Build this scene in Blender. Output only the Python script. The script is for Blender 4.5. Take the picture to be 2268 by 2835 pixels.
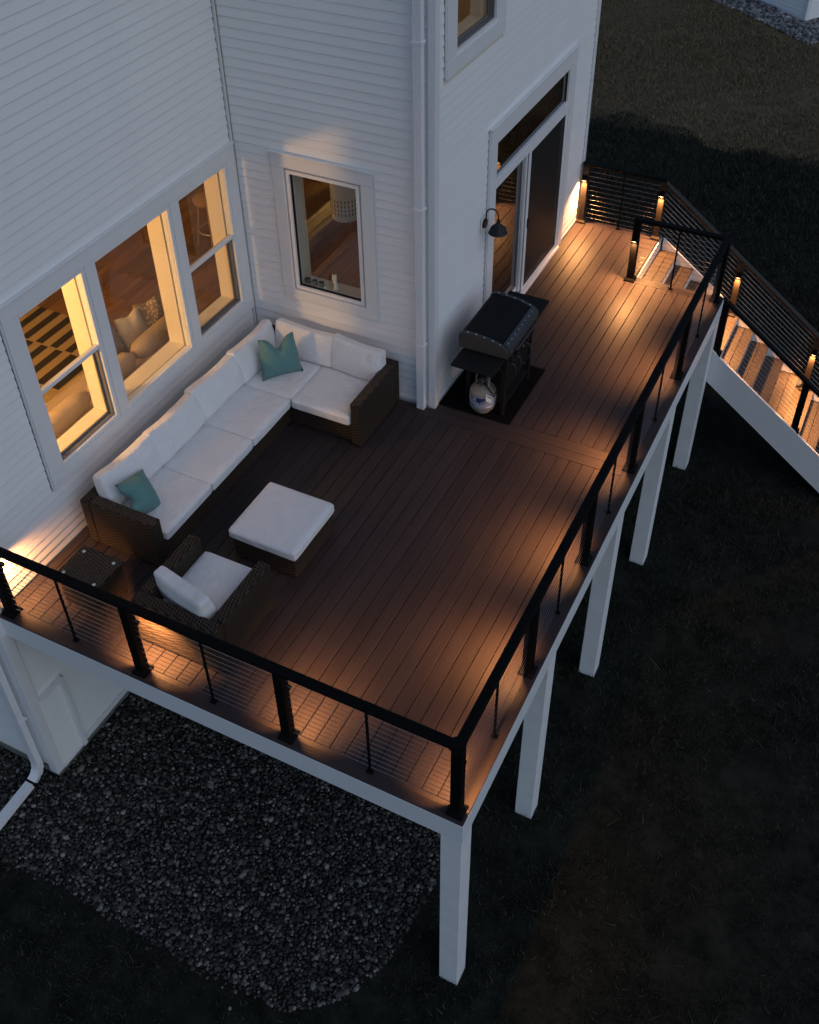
import bpy, bmesh, math, random
import numpy as np
from mathutils import Vector, Matrix, noise
R = math.radians
rng = random.Random(7)
nrng = np.random.default_rng(11)
sc = bpy.context.scene
for o in list(bpy.data.objects):
    bpy.data.objects.remove(o)

# ------------------------------------------------------------------ camera
cam_d = bpy.data.cameras.new("camera")
cam = bpy.data.objects.new("camera", cam_d)
sc.collection.objects.link(cam)
right = Vector((0.89365829, 0.44851431, -0.01448375))
up = Vector((-0.2843618, 0.59096508, 0.75491632))
fwd = Vector((-0.34715016, 0.6705186, -0.65566117))
M = Matrix((( right.x, up.x, -fwd.x, 6.614), (right.y, up.y, -fwd.y, -4.0179),
            (right.z, up.z, -fwd.z, 7.8766), (0, 0, 0, 1)))
cam.matrix_world = M
cam_d.sensor_fit = 'HORIZONTAL'
cam_d.sensor_width = 36.0
cam_d.lens = 36.0 * 2912.96 / 2268.0
cam_d.shift_y = -200.0 / 2268.0
cam_d.clip_start = 0.1
cam_d.clip_end = 600
sc.camera = cam

# ------------------------------------------------------------------ light
SUN_AZ = math.atan2(0.93, -0.37)       # clockwise from +Y: light from beyond the outer rail
SUN_EL = R(42)
w = bpy.data.worlds.new("World")
sc.world = w
w.use_nodes = True
nt = w.node_tree
bg = nt.nodes["Background"]
sky = nt.nodes.new("ShaderNodeTexSky")
sky.sky_type = 'NISHITA'
sky.sun_disc = False
sky.sun_elevation = SUN_EL
sky.sun_rotation = SUN_AZ
sky.air_density = 1.0
sky.dust_density = 0.3
sky.ozone_density = 3.0
nt.links.new(sky.outputs[0], bg.inputs[0])
bg.inputs[1].default_value = 0.083
sun_d = bpy.data.lights.new("sun", 'SUN')
sun_d.energy = 0.42
sun_d.angle = R(50)
sun_d.color = (1.0, 0.96, 0.93)
sun = bpy.data.objects.new("sun", sun_d)
sc.collection.objects.link(sun)
dirv = Vector((math.sin(SUN_AZ) * math.cos(SUN_EL), math.cos(SUN_AZ) * math.cos(SUN_EL), math.sin(SUN_EL)))
sun.rotation_euler = (-dirv).to_track_quat('-Z', 'Y').to_euler()
sun.location = (12, -8, 14)
vs = sc.view_settings
vs.view_transform = 'Standard'
vs.look = 'None'
vs.exposure = 0.0
vs.gamma = 1.0
vs.use_curve_mapping = False
sc.cycles.use_denoising = True
sc.cycles.max_bounces = 8
sc.cycles.transparent_max_bounces = 16
sc.cycles.sample_clamp_indirect = 4.0
sc.cycles.use_light_tree = True

# ------------------------------------------------------------------ materials
MATS = {}
def nodes_of(name):
    m = bpy.data.materials.new(name)
    m.use_nodes = True
    MATS[name] = m
    t = m.node_tree
    return m, t, t.nodes, t.links, t.nodes["Principled BSDF"]

def plain(name, col, rough=0.5, metal=0.0, spec=0.5, var=0.0, vscale=6.0, bump=0.0, bscale=60.0):
    m, t, n, l, b = nodes_of(name)
    b.inputs["Base Color"].default_value = (*col, 1)
    b.inputs["Roughness"].default_value = rough
    b.inputs["Metallic"].default_value = metal
    b.inputs["Specular IOR Level"].default_value = spec
    tc = n.new("ShaderNodeTexCoord")
    if var > 0:
        nz = n.new("ShaderNodeTexNoise"); nz.inputs["Scale"].default_value = vscale
        nz.inputs["Detail"].default_value = 6
        l.new(tc.outputs["Object"], nz.inputs["Vector"])
        mp = n.new("ShaderNodeMapRange")
        mp.inputs["From Min"].default_value = 0.3; mp.inputs["From Max"].default_value = 0.7
        mp.inputs["To Min"].default_value = 1 - var; mp.inputs["To Max"].default_value = 1 + var
        l.new(nz.outputs["Fac"], mp.inputs["Value"])
        mul = n.new("ShaderNodeVectorMath"); mul.operation = 'SCALE'
        mul.inputs[0].default_value = col
        l.new(mp.outputs[0], mul.inputs["Scale"])
        l.new(mul.outputs[0], b.inputs["Base Color"])
    if bump > 0:
        nb = n.new("ShaderNodeTexNoise"); nb.inputs["Scale"].default_value = bscale
        nb.inputs["Detail"].default_value = 4
        l.new(tc.outputs["Object"], nb.inputs["Vector"])
        bp = n.new("ShaderNodeBump"); bp.inputs["Strength"].default_value = bump
        bp.inputs["Distance"].default_value = 0.01
        l.new(nb.outputs["Fac"], bp.inputs["Height"])
        l.new(bp.outputs[0], b.inputs["Normal"])
    return m

def emit(name, col, strength):
    m, t, n, l, b = nodes_of(name)
    b.inputs["Base Color"].default_value = (0.8, 0.75, 0.65, 1)
    b.inputs["Emission Color"].default_value = (*col, 1)
    b.inputs["Emission Strength"].default_value = strength
    return m

def plank(name, col, grain=0.35, rnd=0.22, rough=0.5, axis='Y', spec=0.22):
    m, t, n, l, b = nodes_of(name)
    tc = n.new("ShaderNodeTexCoord"); oi = n.new("ShaderNodeObjectInfo")
    geo = n.new("ShaderNodeNewGeometry")
    mp = n.new("ShaderNodeMapping")
    s = {'Y': (38, 1.3, 38), 'X': (1.3, 38, 38)}[axis]
    mp.inputs["Scale"].default_value = s
    off = n.new("ShaderNodeVectorMath"); off.operation = 'SCALE'
    off.inputs[0].default_value = (37, 23, 5)
    l.new(oi.outputs["Random"], off.inputs["Scale"])
    add = n.new("ShaderNodeVectorMath"); add.operation = 'ADD'
    l.new(geo.outputs["Position"], add.inputs[0]); l.new(off.outputs[0], add.inputs[1])
    l.new(add.outputs[0], mp.inputs["Vector"])
    nz = n.new("ShaderNodeTexNoise"); nz.inputs["Scale"].default_value = 1.0
    nz.inputs["Detail"].default_value = 5; nz.inputs["Distortion"].default_value = 0.6
    l.new(mp.outputs[0], nz.inputs["Vector"])
    nz2 = n.new("ShaderNodeTexNoise"); nz2.inputs["Scale"].default_value = 1.1
    nz2.inputs["Detail"].default_value = 3
    l.new(geo.outputs["Position"], nz2.inputs["Vector"])
    f1 = n.new("ShaderNodeMapRange"); f1.inputs["From Min"].default_value = 0.25; f1.inputs["From Max"].default_value = 0.75
    f1.inputs["To Min"].default_value = 1 - grain; f1.inputs["To Max"].default_value = 1 + grain
    l.new(nz.outputs["Fac"], f1.inputs["Value"])
    f2 = n.new("ShaderNodeMapRange"); f2.inputs["To Min"].default_value = 1 - rnd; f2.inputs["To Max"].default_value = 1 + rnd
    l.new(oi.outputs["Random"], f2.inputs["Value"])
    f3 = n.new("ShaderNodeMapRange"); f3.inputs["From Min"].default_value = 0.3; f3.inputs["From Max"].default_value = 0.7
    f3.inputs["To Min"].default_value = 0.9; f3.inputs["To Max"].default_value = 1.1
    l.new(nz2.outputs["Fac"], f3.inputs["Value"])
    m1 = n.new("ShaderNodeMath"); m1.operation = 'MULTIPLY'
    l.new(f1.outputs[0], m1.inputs[0]); l.new(f2.outputs[0], m1.inputs[1])
    m2 = n.new("ShaderNodeMath"); m2.operation = 'MULTIPLY'
    l.new(m1.outputs[0], m2.inputs[0]); l.new(f3.outputs[0], m2.inputs[1])
    v = n.new("ShaderNodeVectorMath"); v.operation = 'SCALE'; v.inputs[0].default_value = col
    l.new(m2.outputs[0], v.inputs["Scale"]); l.new(v.outputs[0], b.inputs["Base Color"])
    b.inputs["Roughness"].default_value = rough
    b.inputs["Specular IOR Level"].default_value = spec
    bp = n.new("ShaderNodeBump"); bp.inputs["Strength"].default_value = 0.25; bp.inputs["Distance"].default_value = 0.002
    l.new(nz.outputs["Fac"], bp.inputs["Height"]); l.new(bp.outputs[0], b.inputs["Normal"])
    return m

def wicker(name, c0, c1):
    m, t, n, l, b = nodes_of(name)
    geo = n.new("ShaderNodeNewGeometry")
    sep = n.new("ShaderNodeSeparateXYZ"); l.new(geo.outputs["Position"], sep.inputs[0])
    def mth(op, a, bb):
        k = n.new("ShaderNodeMath"); k.operation = op
        for i, q in enumerate((a, bb)):
            if q is None: continue
            if isinstance(q, (int, float)): k.inputs[i].default_value = q
            else: l.new(q, k.inputs[i])
        return k.outputs[0]
    s = mth('ADD', sep.outputs[0], sep.outputs[1])
    d = mth('SUBTRACT', sep.outputs[0], sep.outputs[1])
    a = mth('SINE', mth('MULTIPLY', s, 2 * math.pi / 0.052), None)
    zz = mth('ADD', sep.outputs[2], mth('MULTIPLY', d, 0.45))
    c = mth('SINE', mth('MULTIPLY', zz, 2 * math.pi / 0.040), None)
    f = mth('SINE', mth('MULTIPLY', sep.outputs[2], 2 * math.pi / 0.0125), None)
    w1 = mth('MULTIPLY', a, c)
    hgt = mth('ADD', mth('MULTIPLY', w1, 0.5), mth('MULTIPLY', f, 0.22))
    nz = n.new("ShaderNodeTexNoise"); nz.inputs["Scale"].default_value = 55; nz.inputs["Detail"].default_value = 4
    l.new(geo.outputs["Position"], nz.inputs["Vector"])
    hh = mth('ADD', hgt, mth('MULTIPLY', nz.outputs["Fac"], 0.9))
    mr = n.new("ShaderNodeMapRange"); mr.inputs["From Min"].default_value = 0.1; mr.inputs["From Max"].default_value = 1.1
    l.new(hh, mr.inputs["Value"])
    mix = n.new("ShaderNodeMix"); mix.data_type = 'RGBA'
    mix.inputs["A"].default_value = (*c0, 1); mix.inputs["B"].default_value = (*c1, 1)
    l.new(mr.outputs[0], mix.inputs["Factor"]); l.new(mix.outputs["Result"], b.inputs["Base Color"])
    b.inputs["Roughness"].default_value = 0.6; b.inputs["Specular IOR Level"].default_value = 0.2
    bp = n.new("ShaderNodeBump"); bp.inputs["Strength"].default_value = 0.9; bp.inputs["Distance"].default_value = 0.012
    l.new(hh, bp.inputs["Height"]); l.new(bp.outputs[0], b.inputs["Normal"])
    return m

def fabric(name, col, wrinkle=0.25):
    m, t, n, l, b = nodes_of(name)
    tc = n.new("ShaderNodeTexCoord")
    nz = n.new("ShaderNodeTexNoise"); nz.inputs["Scale"].default_value = 7; nz.inputs["Detail"].default_value = 3
    nz2 = n.new("ShaderNodeTexNoise"); nz2.inputs["Scale"].default_value = 260; nz2.inputs["Detail"].default_value = 2
    geo = n.new("ShaderNodeNewGeometry")
    l.new(geo.outputs["Position"], nz.inputs["Vector"]); l.new(geo.outputs["Position"], nz2.inputs["Vector"])
    b1 = n.new("ShaderNodeBump"); b1.inputs["Strength"].default_value = wrinkle; b1.inputs["Distance"].default_value = 0.05
    l.new(nz.outputs["Fac"], b1.inputs["Height"])
    b2 = n.new("ShaderNodeBump"); b2.inputs["Strength"].default_value = 0.25; b2.inputs["Distance"].default_value = 0.003
    l.new(nz2.outputs["Fac"], b2.inputs["Height"]); l.new(b1.outputs[0], b2.inputs["Normal"])
    l.new(b2.outputs[0], b.inputs["Normal"])
    mp = n.new("ShaderNodeMapRange"); mp.inputs["To Min"].default_value = 0.93; mp.inputs["To Max"].default_value = 1.05
    l.new(nz2.outputs["Fac"], mp.inputs["Value"])
    v = n.new("ShaderNodeVectorMath"); v.operation = 'SCALE'; v.inputs[0].default_value = col
    l.new(mp.outputs[0], v.inputs["Scale"]); l.new(v.outputs[0], b.inputs["Base Color"])
    b.inputs["Roughness"].default_value = 0.9
    b.inputs["Specular IOR Level"].default_value = 0.15
    b.inputs["Sheen Weight"].default_value = 0.15
    return m

def glass(name, ior, tint=(0.9, 0.93, 0.92)):
    m = bpy.data.materials.new(name); m.use_nodes = True; MATS[name] = m
    t = m.node_tree; n = t.nodes; l = t.links
    n.remove(n["Principled BSDF"])
    out = n["Material Output"]
    # Schlick reflectance, the same from both sides of the pane
    geo = n.new("ShaderNodeNewGeometry"); dt = n.new("ShaderNodeVectorMath"); dt.operation = 'DOT_PRODUCT'
    l.new(geo.outputs["Incoming"], dt.inputs[0]); l.new(geo.outputs["Normal"], dt.inputs[1])
    ab = n.new("ShaderNodeMath"); ab.operation = 'ABSOLUTE'; l.new(dt.outputs["Value"], ab.inputs[0])
    om = n.new("ShaderNodeMath"); om.operation = 'SUBTRACT'; om.inputs[0].default_value = 1.0; l.new(ab.outputs[0], om.inputs[1])
    pw = n.new("ShaderNodeMath"); pw.operation = 'POWER'; l.new(om.outputs[0], pw.inputs[0]); pw.inputs[1].default_value = 5.0
    f0 = ((ior - 1) / (ior + 1)) ** 2
    fr = n.new("ShaderNodeMath"); fr.operation = 'MULTIPLY_ADD'; l.new(pw.outputs[0], fr.inputs[0]); fr.inputs[1].default_value = 1 - f0; fr.inputs[2].default_value = f0
    tr = n.new("ShaderNodeBsdfTransparent"); tr.inputs["Color"].default_value = (*tint, 1)
    gl = n.new("ShaderNodeBsdfGlossy"); gl.inputs["Roughness"].default_value = 0.004
    mx = n.new("ShaderNodeMixShader")
    l.new(fr.outputs[0], mx.inputs[0]); l.new(tr.outputs[0], mx.inputs[1]); l.new(gl.outputs[0], mx.inputs[2])
    l.new(mx.outputs[0], out.inputs["Surface"])
    return m

def islands(name, cols, rough=0.7):
    """colour chosen per loose piece of the mesh"""
    m, t, n, l, b = nodes_of(name)
    geo = n.new("ShaderNodeNewGeometry")
    cr = n.new("ShaderNodeValToRGB")
    e = cr.color_ramp.elements
    while len(e) < len(cols): e.new(0.5)
    for i, c in enumerate(cols):
        e[i].position = i / (len(cols) - 1); e[i].color = (*c, 1)
    l.new(geo.outputs["Random Per Island"], cr.inputs[0])
    l.new(cr.outputs[0], b.inputs["Base Color"])
    b.inputs["Roughness"].default_value = rough
    b.inputs["Specular IOR Level"].default_value = 0.25
    return m

plain("siding", (0.80, 0.80, 0.795), 0.5, spec=0.25, var=0.02, vscale=1.4)
plain("trim", (0.72, 0.725, 0.73), 0.4, spec=0.3, var=0.02, vscale=3, bump=0.03, bscale=120)
plain("post_wrap", (0.78, 0.78, 0.775), 0.45, spec=0.3, var=0.05, vscale=5, bump=0.12, bscale=70)
plain("vinyl_grey", (0.13, 0.13, 0.135), 0.5)
plain("door_vinyl", (0.72, 0.73, 0.74), 0.35)
plain("inner_paint", (0.72, 0.66, 0.56), 0.6, var=0.02)
plain("inner_trim", (0.72, 0.66, 0.56), 0.4)
plain("concrete", (0.16, 0.155, 0.145), 0.85, var=0.18, vscale=5, bump=0.3, bscale=40)
plain("black_metal", (0.0045, 0.0045, 0.0048), 0.6, spec=0.06, bump=0.05, bscale=200)
plain("black_matte", (0.009, 0.009, 0.0095), 0.65, spec=0.15, bump=0.1, bscale=120)
plain("grill_lid", (0.008, 0.008, 0.009), 0.75, spec=0.12, var=0.2, vscale=5, bump=0.1, bscale=60)
plain("grill_edge", (0.030, 0.031, 0.033), 0.6, metal=0.0, var=0.15)
plain("steel", (0.45, 0.45, 0.46), 0.3, metal=1.0)
plain("cable_steel", (0.36, 0.34, 0.33), 0.3, metal=1.0)
plain("mat_rubber", (0.0045, 0.0045, 0.005), 0.9, spec=0.05, bump=0.4, bscale=150)
plain("tank_paint", (0.20, 0.20, 0.19), 0.6, var=0.14, vscale=14, bump=0.12, bscale=90)
plain("tank_label", (0.30, 0.32, 0.38), 0.6, var=0.15, vscale=20)
plain("label_blue", (0.02, 0.035, 0.13), 0.45)
plain("label_white", (0.80, 0.80, 0.80), 0.6)
plain("red_mark", (0.35, 0.05, 0.03), 0.4)
plain("rivet", (0.65, 0.65, 0.66), 0.25, metal=0.7)
plain("lamp_black", (0.010, 0.010, 0.012), 0.5, spec=0.3)
plain("post_bronze", (0.020, 0.014, 0.010), 0.5, spec=0.3, bump=0.04, bscale=200)
plain("rug_tan", (0.30, 0.22, 0.13), 0.95, var=0.12, vscale=60)
plain("rug_black", (0.015, 0.013, 0.012), 0.95)
plain("sofa_tan", (0.34, 0.26, 0.17), 0.9, var=0.06, bump=0.2, bscale=140)
plain("pillow_cream", (0.55, 0.50, 0.40), 0.9, var=0.08, vscale=20)
plain("pillow_grey", (0.30, 0.27, 0.23), 0.9, var=0.08, vscale=20)
plain("ceramic_white", (0.80, 0.80, 0.78), 0.35)
plain("ceramic_dark", (0.05, 0.05, 0.05), 0.5)
plain("stool_wood", (0.30, 0.18, 0.09), 0.5, var=0.1)
plain("roof_shingle", (0.06, 0.06, 0.065), 0.9, var=0.3, vscale=10, bump=0.5)
plain("dark_wood", (0.07, 0.04, 0.02), 0.5, var=0.2)
plain("cabinet_wood", (0.28, 0.16, 0.06), 0.5, var=0.15, vscale=9)
plain("pad_white", (0.62, 0.62, 0.58), 0.5)
plain("gutter_white", (0.74, 0.75, 0.77), 0.35, var=0.03)
plank("deck_plank", (0.0385, 0.0290, 0.0285), grain=0.22, rnd=0.12, rough=0.48, axis='Y')
plank("deck_plank_x", (0.0385, 0.0290, 0.0285), grain=0.22, rnd=0.10, rough=0.48, axis='X')
plank("tread_plank", (0.062, 0.047, 0.036), grain=0.22, rnd=0.14, rough=0.5, axis='Y')
plank("inner_floor", (0.16, 0.085, 0.045), grain=0.4, rnd=0.3, rough=0.35, axis='Y')
wicker("wicker_brown", (0.005, 0.004, 0.003), (0.095, 0.066, 0.044))
fabric("cushion_white", (0.74, 0.73, 0.725), 0.55)
fabric("teal_cloth", (0.115, 0.235, 0.225), 0.5)
glass("window_glass", 1.5)
glass("door_glass", 2.6, (0.34, 0.36, 0.36))
emit("lamp_lens", (1.0, 0.72, 0.36), 18.0)
emit("shade_glow", (1.0, 0.72, 0.42), 6.0)
islands("pebbles", [(0.010, 0.010, 0.010), (0.020, 0.020, 0.0185), (0.036, 0.035, 0.032), (0.066, 0.065, 0.061), (0.014, 0.014, 0.0135), (0.055, 0.047, 0.037), (0.14, 0.137, 0.125), (0.022, 0.022, 0.021), (0.26, 0.25, 0.225)], 0.8)
islands("far_stones", [(0.0440, 0.0440, 0.0484), (0.1100, 0.1100, 0.1144), (0.1760, 0.1760, 0.1870), (0.2640, 0.2530, 0.2530), (0.0660, 0.0616, 0.0594), (0.4180, 0.4070, 0.3960)], 0.8)
islands("grass_green", [(0.010, 0.015, 0.010), (0.017, 0.024, 0.015), (0.013, 0.02, 0.013), (0.050, 0.054, 0.038), (0.018, 0.027, 0.017), (0.062, 0.061, 0.047)], 0.8)
islands("grass_dry", [(0.1003, 0.0782, 0.0442), (0.1615, 0.1258, 0.0723), (0.2040, 0.1573, 0.0935), (0.1275, 0.1037, 0.0612), (0.2550, 0.1997, 0.1232)], 0.85)

_m = MATS["siding"]; _n = _m.node_tree.nodes; _l = _m.node_tree.links
_mul = [q for q in _n if q.type == 'VECT_MATH'][0]; _b = _n["Principled BSDF"]
_oi = _n.new("ShaderNodeObjectInfo"); _mr = _n.new("ShaderNodeMapRange"); _mr.inputs["To Min"].default_value = 0.985; _mr.inputs["To Max"].default_value = 1.01
_l.new(_oi.outputs["Random"], _mr.inputs["Value"])
_v2 = _n.new("ShaderNodeVectorMath"); _v2.operation = 'SCALE'
_l.new(_mul.outputs[0], _v2.inputs[0]); _l.new(_mr.outputs[0], _v2.inputs["Scale"]); _l.new(_v2.outputs[0], _b.inputs["Base Color"])

# screen mesh
m, t, n, l, b = nodes_of("screen_mesh")
b.inputs["Base Color"].default_value = (0.02, 0.02, 0.021, 1)
tr = n.new("ShaderNodeBsdfTransparent"); mx = n.new("ShaderNodeMixShader"); mx.inputs[0].default_value = 0.62
l.new(tr.outputs[0], mx.inputs[1]); l.new(b.outputs[0], mx.inputs[2])
l.new(mx.outputs[0], n["Material Output"].inputs["Surface"])

# lawn soil
m, t, n, l, b = nodes_of("lawn_soil")
geo = n.new("ShaderNodeNewGeometry")
nz = n.new("ShaderNodeTexNoise"); nz.inputs["Scale"].default_value = 3.4; nz.inputs["Detail"].default_value = 9
nz.inputs["Roughness"].default_value = 0.7
l.new(geo.outputs["Position"], nz.inputs["Vector"])
cr = n.new("ShaderNodeValToRGB")
cr.color_ramp.elements[0].position = 0.36; cr.color_ramp.elements[0].color = (0.006, 0.008, 0.006, 1)
cr.color_ramp.elements[1].position = 0.68; cr.color_ramp.elements[1].color = (0.026, 0.027, 0.021, 1)
l.new(nz.outputs["Fac"], cr.inputs[0])
sep = n.new("ShaderNodeSeparateXYZ"); l.new(geo.outputs["Position"], sep.inputs[0])
nz3 = n.new("ShaderNodeTexNoise"); nz3.inputs["Scale"].default_value = 0.9; nz3.inputs["Detail"].default_value = 5
l.new(geo.outputs["Position"], nz3.inputs["Vector"])
ma = n.new("ShaderNodeMath"); ma.operation = 'MULTIPLY_ADD'
l.new(nz3.outputs["Fac"], ma.inputs[0]); ma.inputs[1].default_value = 1.6
l.new(sep.outputs[1], ma.inputs[2])
mr = n.new("ShaderNodeMapRange"); mr.inputs["From Min"].default_value = 19.7; mr.inputs["From Max"].default_value = 20.3
l.new(ma.outputs[0], mr.inputs["Value"])
mix = n.new("ShaderNodeMix"); mix.data_type = 'RGBA'
cr2 = n.new("ShaderNodeValToRGB")
cr2.color_ramp.elements[0].position = 0.35; cr2.color_ramp.elements[0].color = (0.08, 0.064, 0.038, 1)
cr2.color_ramp.elements[1].position = 0.7; cr2.color_ramp.elements[1].color = (0.17, 0.135, 0.085, 1)
l.new(nz.outputs["Fac"], cr2.inputs[0])
l.new(mr.outputs[0], mix.inputs["Factor"]); l.new(cr.outputs[0], mix.inputs["A"]); l.new(cr2.outputs[0], mix.inputs["B"])
l.new(mix.outputs["Result"], b.inputs["Base Color"])
b.inputs["Roughness"].default_value = 0.95; b.inputs["Specular IOR Level"].default_value = 0.1

# patterned indoor pillow
m, t, n, l, b = nodes_of("pillow_pattern")
tc = n.new("ShaderNodeTexCoord"); vo = n.new("ShaderNodeTexVoronoi"); vo.inputs["Scale"].default_value = 26
l.new(tc.outputs["Object"], vo.inputs["Vector"])
cr = n.new("ShaderNodeValToRGB")
cr.color_ramp.elements[0].position = 0.3; cr.color_ramp.elements[0].color = (0.62, 0.50, 0.30, 1)
cr.color_ramp.elements[1].position = 0.42; cr.color_ramp.elements[1].color = (0.28, 0.19, 0.09, 1)
l.new(vo.outputs["Distance"], cr.inputs[0]); l.new(cr.outputs[0], b.inputs["Base Color"])
b.inputs["Roughness"].default_value = 0.9

# ------------------------------------------------------------------ builders
ORG = {}
def link(o): sc.collection.objects.link(o); return o
def thing(name, label, cat, loc=(0, 0, 0), group=None):
    o = link(bpy.data.objects.new(name, None))
    o.empty_display_size = 0.2
    o.location = loc
    o["label"] = label; o["category"] = cat
    if group: o["group"] = group
    ORG[o.name] = Vector(loc)
    return o
def tag(o, label, cat, group=None):
    o["label"] = label; o["category"] = cat
    if group: o["group"] = group
    return o

class MB:
    def __init__(s): s.v = []; s.f = []; s.sm = []
    def add(s, vs, fs, smooth=False):
        k = len(s.v); s.v += [tuple(p) for p in vs]
        s.f += [tuple(i + k for i in f) for f in fs]; s.sm += [smooth] * len(fs); return s
    def box(s, x0, x1, y0, y1, z0, z1):
        return s.add([(x0, y0, z0), (x1, y0, z0), (x1, y1, z0), (x0, y1, z0), (x0, y0, z1), (x1, y0, z1), (x1, y1, z1), (x0, y1, z1)],
                     [(0, 3, 2, 1), (4, 5, 6, 7), (0, 1, 5, 4), (1, 2, 6, 5), (2, 3, 7, 6), (3, 0, 4, 7)])
    def bbox(s, x0, x1, y0, y1, z0, z1, b=0.004):
        """box with chamfered edges"""
        bm = bmesh.new()
        vs = [bm.verts.new(p) for p in [(x0, y0, z0), (x1, y0, z0), (x1, y1, z0), (x0, y1, z0), (x0, y0, z1), (x1, y0, z1), (x1, y1, z1), (x0, y1, z1)]]
        for f in [(0, 3, 2, 1), (4, 5, 6, 7), (0, 1, 5, 4), (1, 2, 6, 5), (2, 3, 7, 6), (3, 0, 4, 7)]: bm.faces.new([vs[i] for i in f])
        bmesh.ops.bevel(bm, geom=bm.edges[:], offset=b, segments=1, affect='EDGES')
        bm.verts.index_update()
        s.add([v.co[:] for v in bm.verts], [[v.index for v in f.verts] for f in bm.faces]); bm.free(); return s
    def beam(s, a, b, w, h, upv=(0, 0, 1), b_=0.0):
        a = Vector(a); b = Vector(b); d = (b - a).normalized()
        sx = d.cross(Vector(upv)).normalized(); sz = sx.cross(d)
        P = []
        for c in (a, b):
            for i, j in ((-1, -1), (1, -1), (1, 1), (-1, 1)): P.append(c + sx * (i * w / 2) + sz * (j * h / 2))
        return s.add(P, [(3, 2, 1, 0), (4, 5, 6, 7), (0, 1, 5, 4), (1, 2, 6, 5), (2, 3, 7, 6), (3, 0, 4, 7)])
    def tube(s, pts, r, seg=6, closed=False, rs=None):
        pts = [Vector(p) for p in pts]; n = len(pts); rings = []
        prev = None
        for i, p in enumerate(pts):
            a = pts[(i - 1) % n] if (closed or i > 0) else p
            c = pts[(i + 1) % n] if (closed or i < n - 1) else p
            d = (c - a).normalized()
            if prev is None:
                u = d.orthogonal().normalized()
            else:
                u = (prev - d * prev.dot(d)).normalized()
            prev = u; v2 = d.cross(u)
            rr = rs[i] if rs else r
            rings.append([p + (u * math.cos(2 * math.pi * k / seg) + v2 * math.sin(2 * math.pi * k / seg)) * rr for k in range(seg)])
        vs = [q for rg in rings for q in rg]; fs = []
        for i in range(n if closed else n - 1):
            j = (i + 1) % n
            for k in range(seg):
                fs.append((i * seg + k, i * seg + (k + 1) % seg, j * seg + (k + 1) % seg, j * seg + k))
        if not closed:
            fs.append(tuple(reversed(range(seg)))); fs.append(tuple((n - 1) * seg + k for k in range(seg)))
        return s.add(vs, fs, True)
    def lathe(s, prof, c, seg=24, axis=None):
        """prof: (r,z) list; c centre"""
        vs = []; fs = []
        for r, z in prof:
            for k in range(seg):
                a = 2 * math.pi * k / seg; vs.append((c[0] + r * math.cos(a), c[1] + r * math.sin(a), c[2] + z))
        for i in range(len(prof) - 1):
            for k in range(seg):
                fs.append((i * seg + k, i * seg + (k + 1) % seg, (i + 1) * seg + (k + 1) % seg, (i + 1) * seg + k))
        if prof[0][0] > 1e-6: fs.append(tuple(reversed(range(seg))))
        if prof[-1][0] > 1e-6: fs.append(tuple((len(prof) - 1) * seg + k for k in range(seg)))
        return s.add(vs, fs, True)
    def prism(s, poly, axis, a, b):
        """poly of 2-D points extruded along axis from a to b; axis x: (y,z), y: (x,z), z: (x,y)"""
        def P(p, t): return (t, p[0], p[1]) if axis == 'x' else (p[0], t, p[1]) if axis == 'y' else (p[0], p[1], t)
        n = len(poly); vs = [P(p, a) for p in poly] + [P(p, b) for p in poly]
        fs = [tuple(range(n)), tuple(reversed(range(n, 2 * n)))] + [(i, n + i, n + (i + 1) % n, (i + 1) % n) for i in range(n)]
        return s.add(vs, fs)
    def mesh(s, name, mat, origin=(0, 0, 0)):
        me = bpy.data.meshes.new(name)
        ox, oy, oz = origin
        me.from_pydata([(x - ox, y - oy, z - oz) for x, y, z in s.v], [], s.f)
        me.polygons.foreach_set("use_smooth", s.sm)
        bm = bmesh.new(); bm.from_mesh(me); bmesh.ops.recalc_face_normals(bm, faces=bm.faces[:]); bm.to_mesh(me); bm.free()
        if any(s.sm):
            me.set_sharp_from_angle(angle=R(42))
        me.materials.append(MATS[mat]); me.update()
        return me
    def build(s, name, mat, parent=None):
        org = ORG[parent.name] if parent else Vector((0, 0, 0))
        if parent is None:
            xs = [p for p in s.v]
            org = Vector((sum(p[0] for p in xs) / len(xs), sum(p[1] for p in xs) / len(xs), min(p[2] for p in xs)))
        o = link(bpy.data.objects.new(name, s.mesh(name, mat, org)))
        if parent: o.parent = parent
        else: o.location = org
        ORG[o.name] = org
        return o
def part(name, mat, parent, *boxes, bevel=0.0):
    m = MB()
    for b in boxes: m.bbox(*b, bevel) if bevel else m.box(*b)
    return m.build(name, mat, parent)
def struct(o): o["kind"] = "structure"; return o
def inst(name, me, parent, loc, rot=None):
    o = link(bpy.data.objects.new(name, me)); o.parent = parent; o.location = Vector(loc) - ORG[parent.name]
    if rot: o.rotation_euler = rot
    ORG[o.name] = ORG[parent.name]
    return o

# ------------------------------------------------------------------ dimensions
XD, YF, YC, X1, Y2 = 4.95, 8.46, 4.69, 2.45, 9.68
ZTOP = 5.75
def sm(a, b, x): t_ = min(1, max(0, (x - a) / (b - a))); return t_ * t_ * (3 - 2 * t_)
def ground_z(x, y):
    return -2.86 - 0.24 * sm(0, 4.6, x) + 0.14 * sm(1, 8, y) + 0.03 * noise.noise((x * .35, y * .35, 2.0)) * sm(5.5, 9, abs(x) + abs(y) * .4)

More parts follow.
